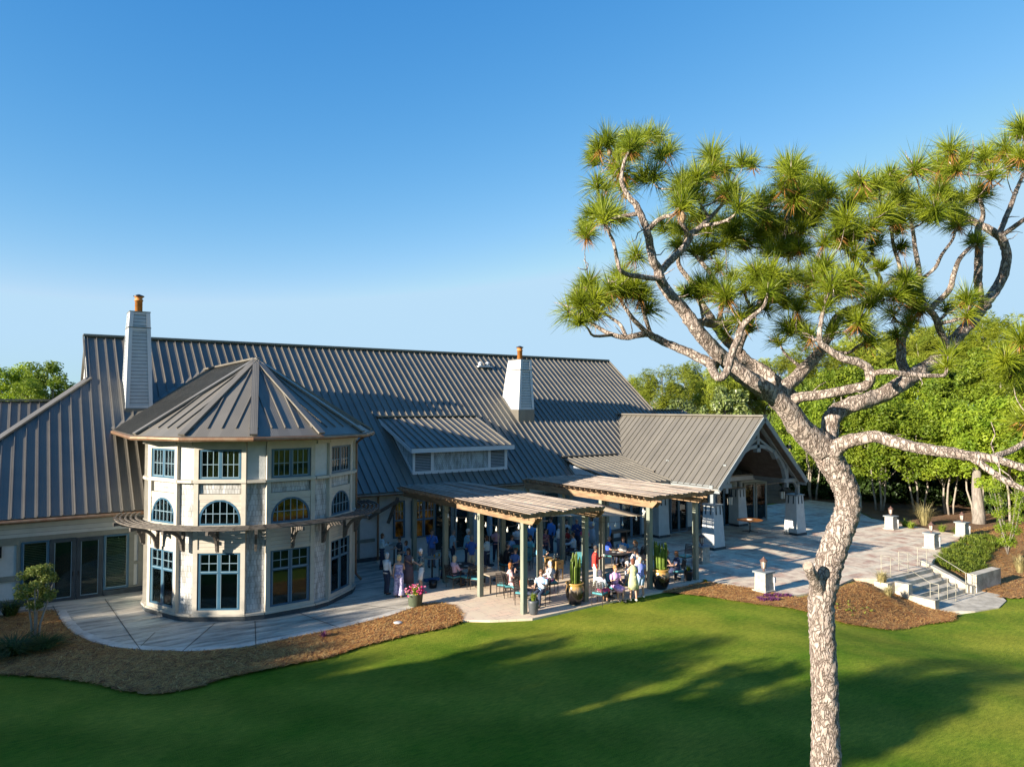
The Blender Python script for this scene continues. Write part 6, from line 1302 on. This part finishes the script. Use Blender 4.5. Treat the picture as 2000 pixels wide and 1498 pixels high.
person(1106,1014,'person with dark hair in white top standing under the shade sail',H=1.7,face=-100,top='long',tc_=(.4,.52,.62),bot='pants',bc=NV,hair='bob',hc=(.03,.02,.015),arms=('fold','drink'),fem=True)
person(1127,1012,'balding person in dark blue shirt standing under the shade sail',H=1.82,face=-150,top='long',tc_=(.02,.05,.16),bot='pants',bc=NV,hair='bald',hc=(.3,.25,.2),arms=('fold','drink'))
person(1156,1008,'person with dark hair in white top and long pale skirt behind the posts',H=1.72,face=170,top='short',tc_=(.35,.42,.5),bot='dress',bc=(9,9,9),hair='long',hc=(.02,.012,.01),arms=('drink','fold'),fem=True)
person(1184,1014,'person in bright blue top standing at the back right of the post',H=1.74,face=190,top='long',tc_=(.04,.22,.62),bot='pants',bc=(.02,.06,.2),hair='short',hc=BRN,arms=('down','down'))
person(1167,1069,'person in red shirt and pale trousers standing beside the umbrella pole',H=1.78,face=-40,top='long',tc_=(.6,.03,.02),bot='pants',bc=(.6,.55,.45),hair='short',hc=(.05,.04,.035),arms=('down','drink'),skin=1,foot=(1163,1148),hold='cup')
person(1233,1092,'person in yellow floral dress standing with feet at the lawn edge, back to us',H=1.66,face=75,top='sleeveless',tc_=(.58,.5,.22),tp=(.3,.32,.2),bot='dress',bc=(.5,.45,.2),hair='bob',hc=(.12,.04,.02),arms=('fold','fold'),fem=True,foot=(1237,1173),shoe=(.6,.5,.4))
person(1250,1102,'person in lavender-blue top and shorts just behind the yellow floral dress',H=1.6,face=80,top='short',tc_=(.16,.2,.5),bot='shorts',bc=(.3,.4,.55),hair='short',hc=(.5,.4,.3),arms=('fold','fold'),foot=(1251,1166),shoe=W_)
person(868,1052,'person in dark jacket standing in the shade behind the bearded one',H=1.76,face=-60,top='long',tc_=(.02,.025,.03),bot='pants',bc=NV,hair='short',hc=BRN,arms=('fold','down'))
person(969,1030,'person in pale pink top standing deep in the shade between two posts',H=1.68,face=-120,top='short',tc_=(.45,.25,.28),bot='pants',bc=NV,hair='long',hc=BLD,arms=('drink','down'),fem=True)
person(1092,1022,'person in white shirt standing behind the seated dark red top',H=1.76,face=-60,top='long',tc_=(.5,.56,.6),bot='pants',bc=(.1,.12,.16),hair='short',hc=GRY,arms=('fold','drink'))
person(1142,1026,'person in magenta top standing in the shade between the farther posts',H=1.66,face=-150,top='short',tc_=(.4,.04,.14),bot='pants',bc=NV,hair='bob',hc=BRN,arms=('drink','fold'),fem=True)
person(1056,1058,'person in sky blue polo standing behind the wooden drinks carts',H=1.74,face=-80,top='short',tc_=(.1,.35,.6),bot='shorts',bc=KH,hair='short',hc=BRN,arms=('fold','drink'))
def sitp(px,py,face,label,teal=False,clab=None,**k):
    p=person(px,py,label,pose='sit',face=face,**k); c=Vector((-.02,0,0)); c.rotate(Quaternion((0,0,1),R(face)))
    chair((p.x+c.x,p.y+c.y),R(face),clab or ('teal-cushioned metal chair under the '+' '.join(label.split()[:9])),teal); return p
sitp(887,1085,10,'person with very long blonde hair and pink shirt seated facing right',top='long',tc_=(.55,.36,.42),bot='pants',bc=NV,hair='long',hc=(.5,.38,.24),arms=('table','table'),fem=True,H=1.7)
sitp(996,1099,-30,'person with auburn hair in coral floral dress sitting left of the front corner post',top='short',tc_=(.68,.2,.2),tp=(.75,.5,.48),bot='dress',bc=(.6,.2,.2),hair='bob',hc=(.22,.08,.02),arms=('face','table'),fem=True,H=1.74)
sitp(988,1062,0,'person in black shirt seated in the shade reaching towards the table',top='short',tc_=(.015,.015,.018),bot='pants',bc=NV,hair='bald',hc=(.1,.07,.05),arms=('table','reach'),H=1.76,lean=.08)
sitp(999,1045,-60,'person in pale blue shirt seated farthest in the shaded group',top='short',tc_=(.15,.3,.45),bot='pants',bc=NV,hair='short',hc=BRN,arms=('drink','table'),H=1.74)
sitp(1007,1070,-150,'person with blue top seated with the shaded group, hair tied back',top='short',tc_=(.05,.12,.35),bot='pants',bc=NV,hair='short',hc=(.08,.05,.03),arms=('table','table'),fem=True,H=1.66)
sitp(1037,1045,170,'person in turquoise shirt seated right of the front corner post in the shade',top='short',tc_=(.12,.45,.5),bot='pants',bc=NV,hair='short',hc=BRN,arms=('table','down'),H=1.78)
sitp(1075,1096,160,'person with white hair, white top and striped magenta skirt seated facing left',top='long',tc_=(.55,.58,.62),bot='skirt',bc=(.5,.03,.2),bp_=(.6,.4,.5),hair='bob',hc=WH,arms=('table','face'),fem=True,H=1.66,shoe=(.5,.3,.3))
sitp(1120,1040,150,'person in white shirt seated with back to us under the shade sail',top='long',tc_=(.3,.45,.62),bot='pants',bc=NV,hair='short',hc=BRN,arms=('table','reach'),H=1.78)
sitp(1107,1030,-70,'person in dark red top seated under the shade sail',top='short',tc_=(.25,.02,.02),bot='pants',bc=NV,hair='bob',hc=(.02,.012,.01),arms=('table','table'),fem=True,H=1.68)
sitp(1188,1046,-50,'white-haired person in royal blue shirt seated behind the large round table',top='short',tc_=(.03,.08,.42),bot='pants',bc=NV,hair='bald',hc=WH,arms=('table','table'),H=1.8)
sitp(1217,1048,-120,'person with sunglasses and sky blue shirt seated behind the large round table',top='short',tc_=(.05,.26,.62),bot='pants',bc=NV,hair='short',hc=BRN,arms=('table','table'),H=1.78)
sitp(1241,1055,150,'person with a brown ponytail seated right of the large round table',top='short',tc_=(.1,.08,.08),bot='pants',bc=NV,hair='tail',hc=(.2,.11,.05),arms=('table','down'),fem=True,H=1.7)
sitp(1238,1069,-60,'grey-haired person in white patterned shirt seated beside the bald one',top='short',tc_=(.58,.6,.64),tp=(.2,.27,.4),bot='shorts',bc=(.1,.15,.25),hair='short',hc=(.25,.23,.2),arms=('table','reach'),H=1.8,skin=1)
sitp(1246,1080,70,'bald person in white shirt seated with back to us beside the farther post',top='short',tc_=W_,bot='shorts',bc=(.08,.16,.4),hair='bald',hc=(.4,.35,.3),arms=('table','reach'),H=1.8,skin=1)
sitp(1172,1113,20,'person in white top and hot pink skirt seated left of the small table',top='long',tc_=(.5,.52,.62),bot='skirt',bc=(.7,.04,.16),hair='bob',hc=(.04,.04,.06),arms=('table','reach'),fem=True,H=1.7,skin=1)
sitp(1201,1104,-100,'person with short auburn hair in a lilac and purple dress seated facing us',teal=True,top='short',tc_=(.55,.3,.62),bot='dress',bc=(.2,.05,.4),hair='short',hc=(.36,.16,.05),arms=('drink','table'),fem=True,H=1.7)
sitp(1322,1076,150,'person in navy dotted dress seated right of the second glazed pot',top='short',tc_=(.03,.04,.09),bot='dress',bc=NV,hair='bob',hc=(.16,.07,.03),arms=('table','table'),fem=True,H=1.68)
sitp(1302,1074,-30,'person half hidden behind the second columnar cactus, arm bare',top='sleeveless',tc_=(.04,.03,.04),bot='pants',bc=NV,hair='bob',hc=(.2,.1,.04),arms=('table','down'),fem=True,H=1.68)
sitp(1226,1096,120,'person in white polo seated behind the yellow floral dress',top='short',tc_=W_,bot='shorts',bc=(.1,.14,.25),hair='short',hc=GRY,arms=('table','down'),H=1.74)
sitp(1058,1112,-150,'person in blue and white top seated behind the round table by the corner post',top='short',tc_=(.2,.35,.62),tp=(.5,.55,.6),bot='pants',bc=NV,hair='short',hc=BRN,arms=('table','drink'),H=1.72)
sitp(1022,1114,-60,'person in terracotta top seated between the coral dress and the corner post',top='short',tc_=(.5,.18,.1),bot='pants',bc=NV,hair='bob',hc=BRN,arms=('table','table'),fem=True,H=1.66)
for px,py,f,l,tl in ((914,1147,100,'empty metal chair with its lattice back to us, left of the second post',False),(984,1163,40,'empty metal chair pulled out at the left of the coral floral dress',False),(1011,1168,75,'empty metal chair directly left of the front corner post foot',False),(933,1150,120,'metal chair half hidden behind the second post',False),(1136,1122,-120,'bright teal-backed chair behind the first columnar cactus',True),(1028,1112,-140,'teal-backed chair behind the coral floral dress',True),(1012,1106,-120,'teal-backed chair with its back to the drinks side of the shaded table',True),(1258,1108,200,'empty metal chair beside the farther pergola post',False),(1338,1104,180,'empty metal chair right of the navy dotted dress',False),(868,1128,60,'metal chair in the shade behind the first post',False)):
    q=Gz(px,py,.056); chair((q.x,q.y),R(f),l,tl)
# ================================================================ LIGHT AND CAMERA
SUN_E=16.5
sc=bpy.context.scene
w=bpy.data.worlds.new('World'); sc.world=w; w.use_nodes=True; nt=w.node_tree; nt.nodes.clear(); k=NT(nt)
out=k.n('ShaderNodeOutputWorld'); bg=k.n('ShaderNodeBackground'); bg.inputs['Strength'].default_value=.0606
sky=k.n('ShaderNodeTexSky'); sky.sky_type='NISHITA'; sky.sun_disc=False; sky.sun_elevation=R(SUN_E); sky.sun_rotation=R(270); sky.air_density=1.0; sky.dust_density=0.1; sky.ozone_density=4.5; sky.altitude=0
gm=k.n('ShaderNodeMix',data_type='RGBA',blend_type='MULTIPLY'); gm.inputs['Factor'].default_value=1; gm.inputs['B'].default_value=(1.0,1.03,1.08,1); k.l(sky.outputs[0],gm.inputs['A']); sr=k.n('ShaderNodeSeparateColor'); cr=k.n('ShaderNodeCombineColor'); k.l(gm.outputs['Result'],sr.inputs[0])
for i,(g_,K) in enumerate(((1.9,5.1),(1.0,1.3),(.55,1.03))):      # grade of the clear evening sky: deep blue overhead, pale at the horizon
    a=k.n('ShaderNodeMath',operation='MULTIPLY'); a.inputs[1].default_value=.1776; b=k.n('ShaderNodeMath',operation='POWER'); b.inputs[1].default_value=g_; c=k.n('ShaderNodeMath',operation='MULTIPLY'); c.inputs[1].default_value=K; d_=k.n('ShaderNodeMath',operation='MINIMUM'); d_.inputs[1].default_value=(.5,.74,.95)[i]; e=k.n('ShaderNodeMath',operation='DIVIDE'); e.inputs[1].default_value=.1776
    k.l(sr.outputs[i],a.inputs[0]); k.l(a.outputs[0],b.inputs[0]); k.l(b.outputs[0],c.inputs[0]); k.l(c.outputs[0],d_.inputs[0]); k.l(d_.outputs[0],e.inputs[0]); k.l(e.outputs[0],cr.inputs[i])
k.l(cr.outputs[0],bg.inputs[0]); k.l(bg.outputs[0],out.inputs[0])
L=bpy.data.lights.new('sun','SUN'); L.energy=5.0; L.angle=R(.5); L.color=(1,.89,.74)
so=bpy.data.objects.new('sun',L); col.objects.link(so); d=Vector((cos(R(SUN_E)),-.015,-sin(R(SUN_E)))); so.rotation_euler=d.to_track_quat('-Z','Y').to_euler(); so.location=(-60,20,40)
cam=bpy.data.cameras.new('camera'); cam.sensor_width=36; cam.lens=36*FP/2000; cam.clip_end=5000; cam.clip_start=.1
co=bpy.data.objects.new('camera',cam); col.objects.link(co); co.location=(0,0,HC); co.rotation_euler=(R(90)+PIT,0,-math.atan2(C_,S_)); sc.camera=co
sc.render.engine='CYCLES'; sc.view_settings.view_transform='Standard'; sc.view_settings.look='None'; sc.view_settings.gamma=1; sc.view_settings.exposure=1.55
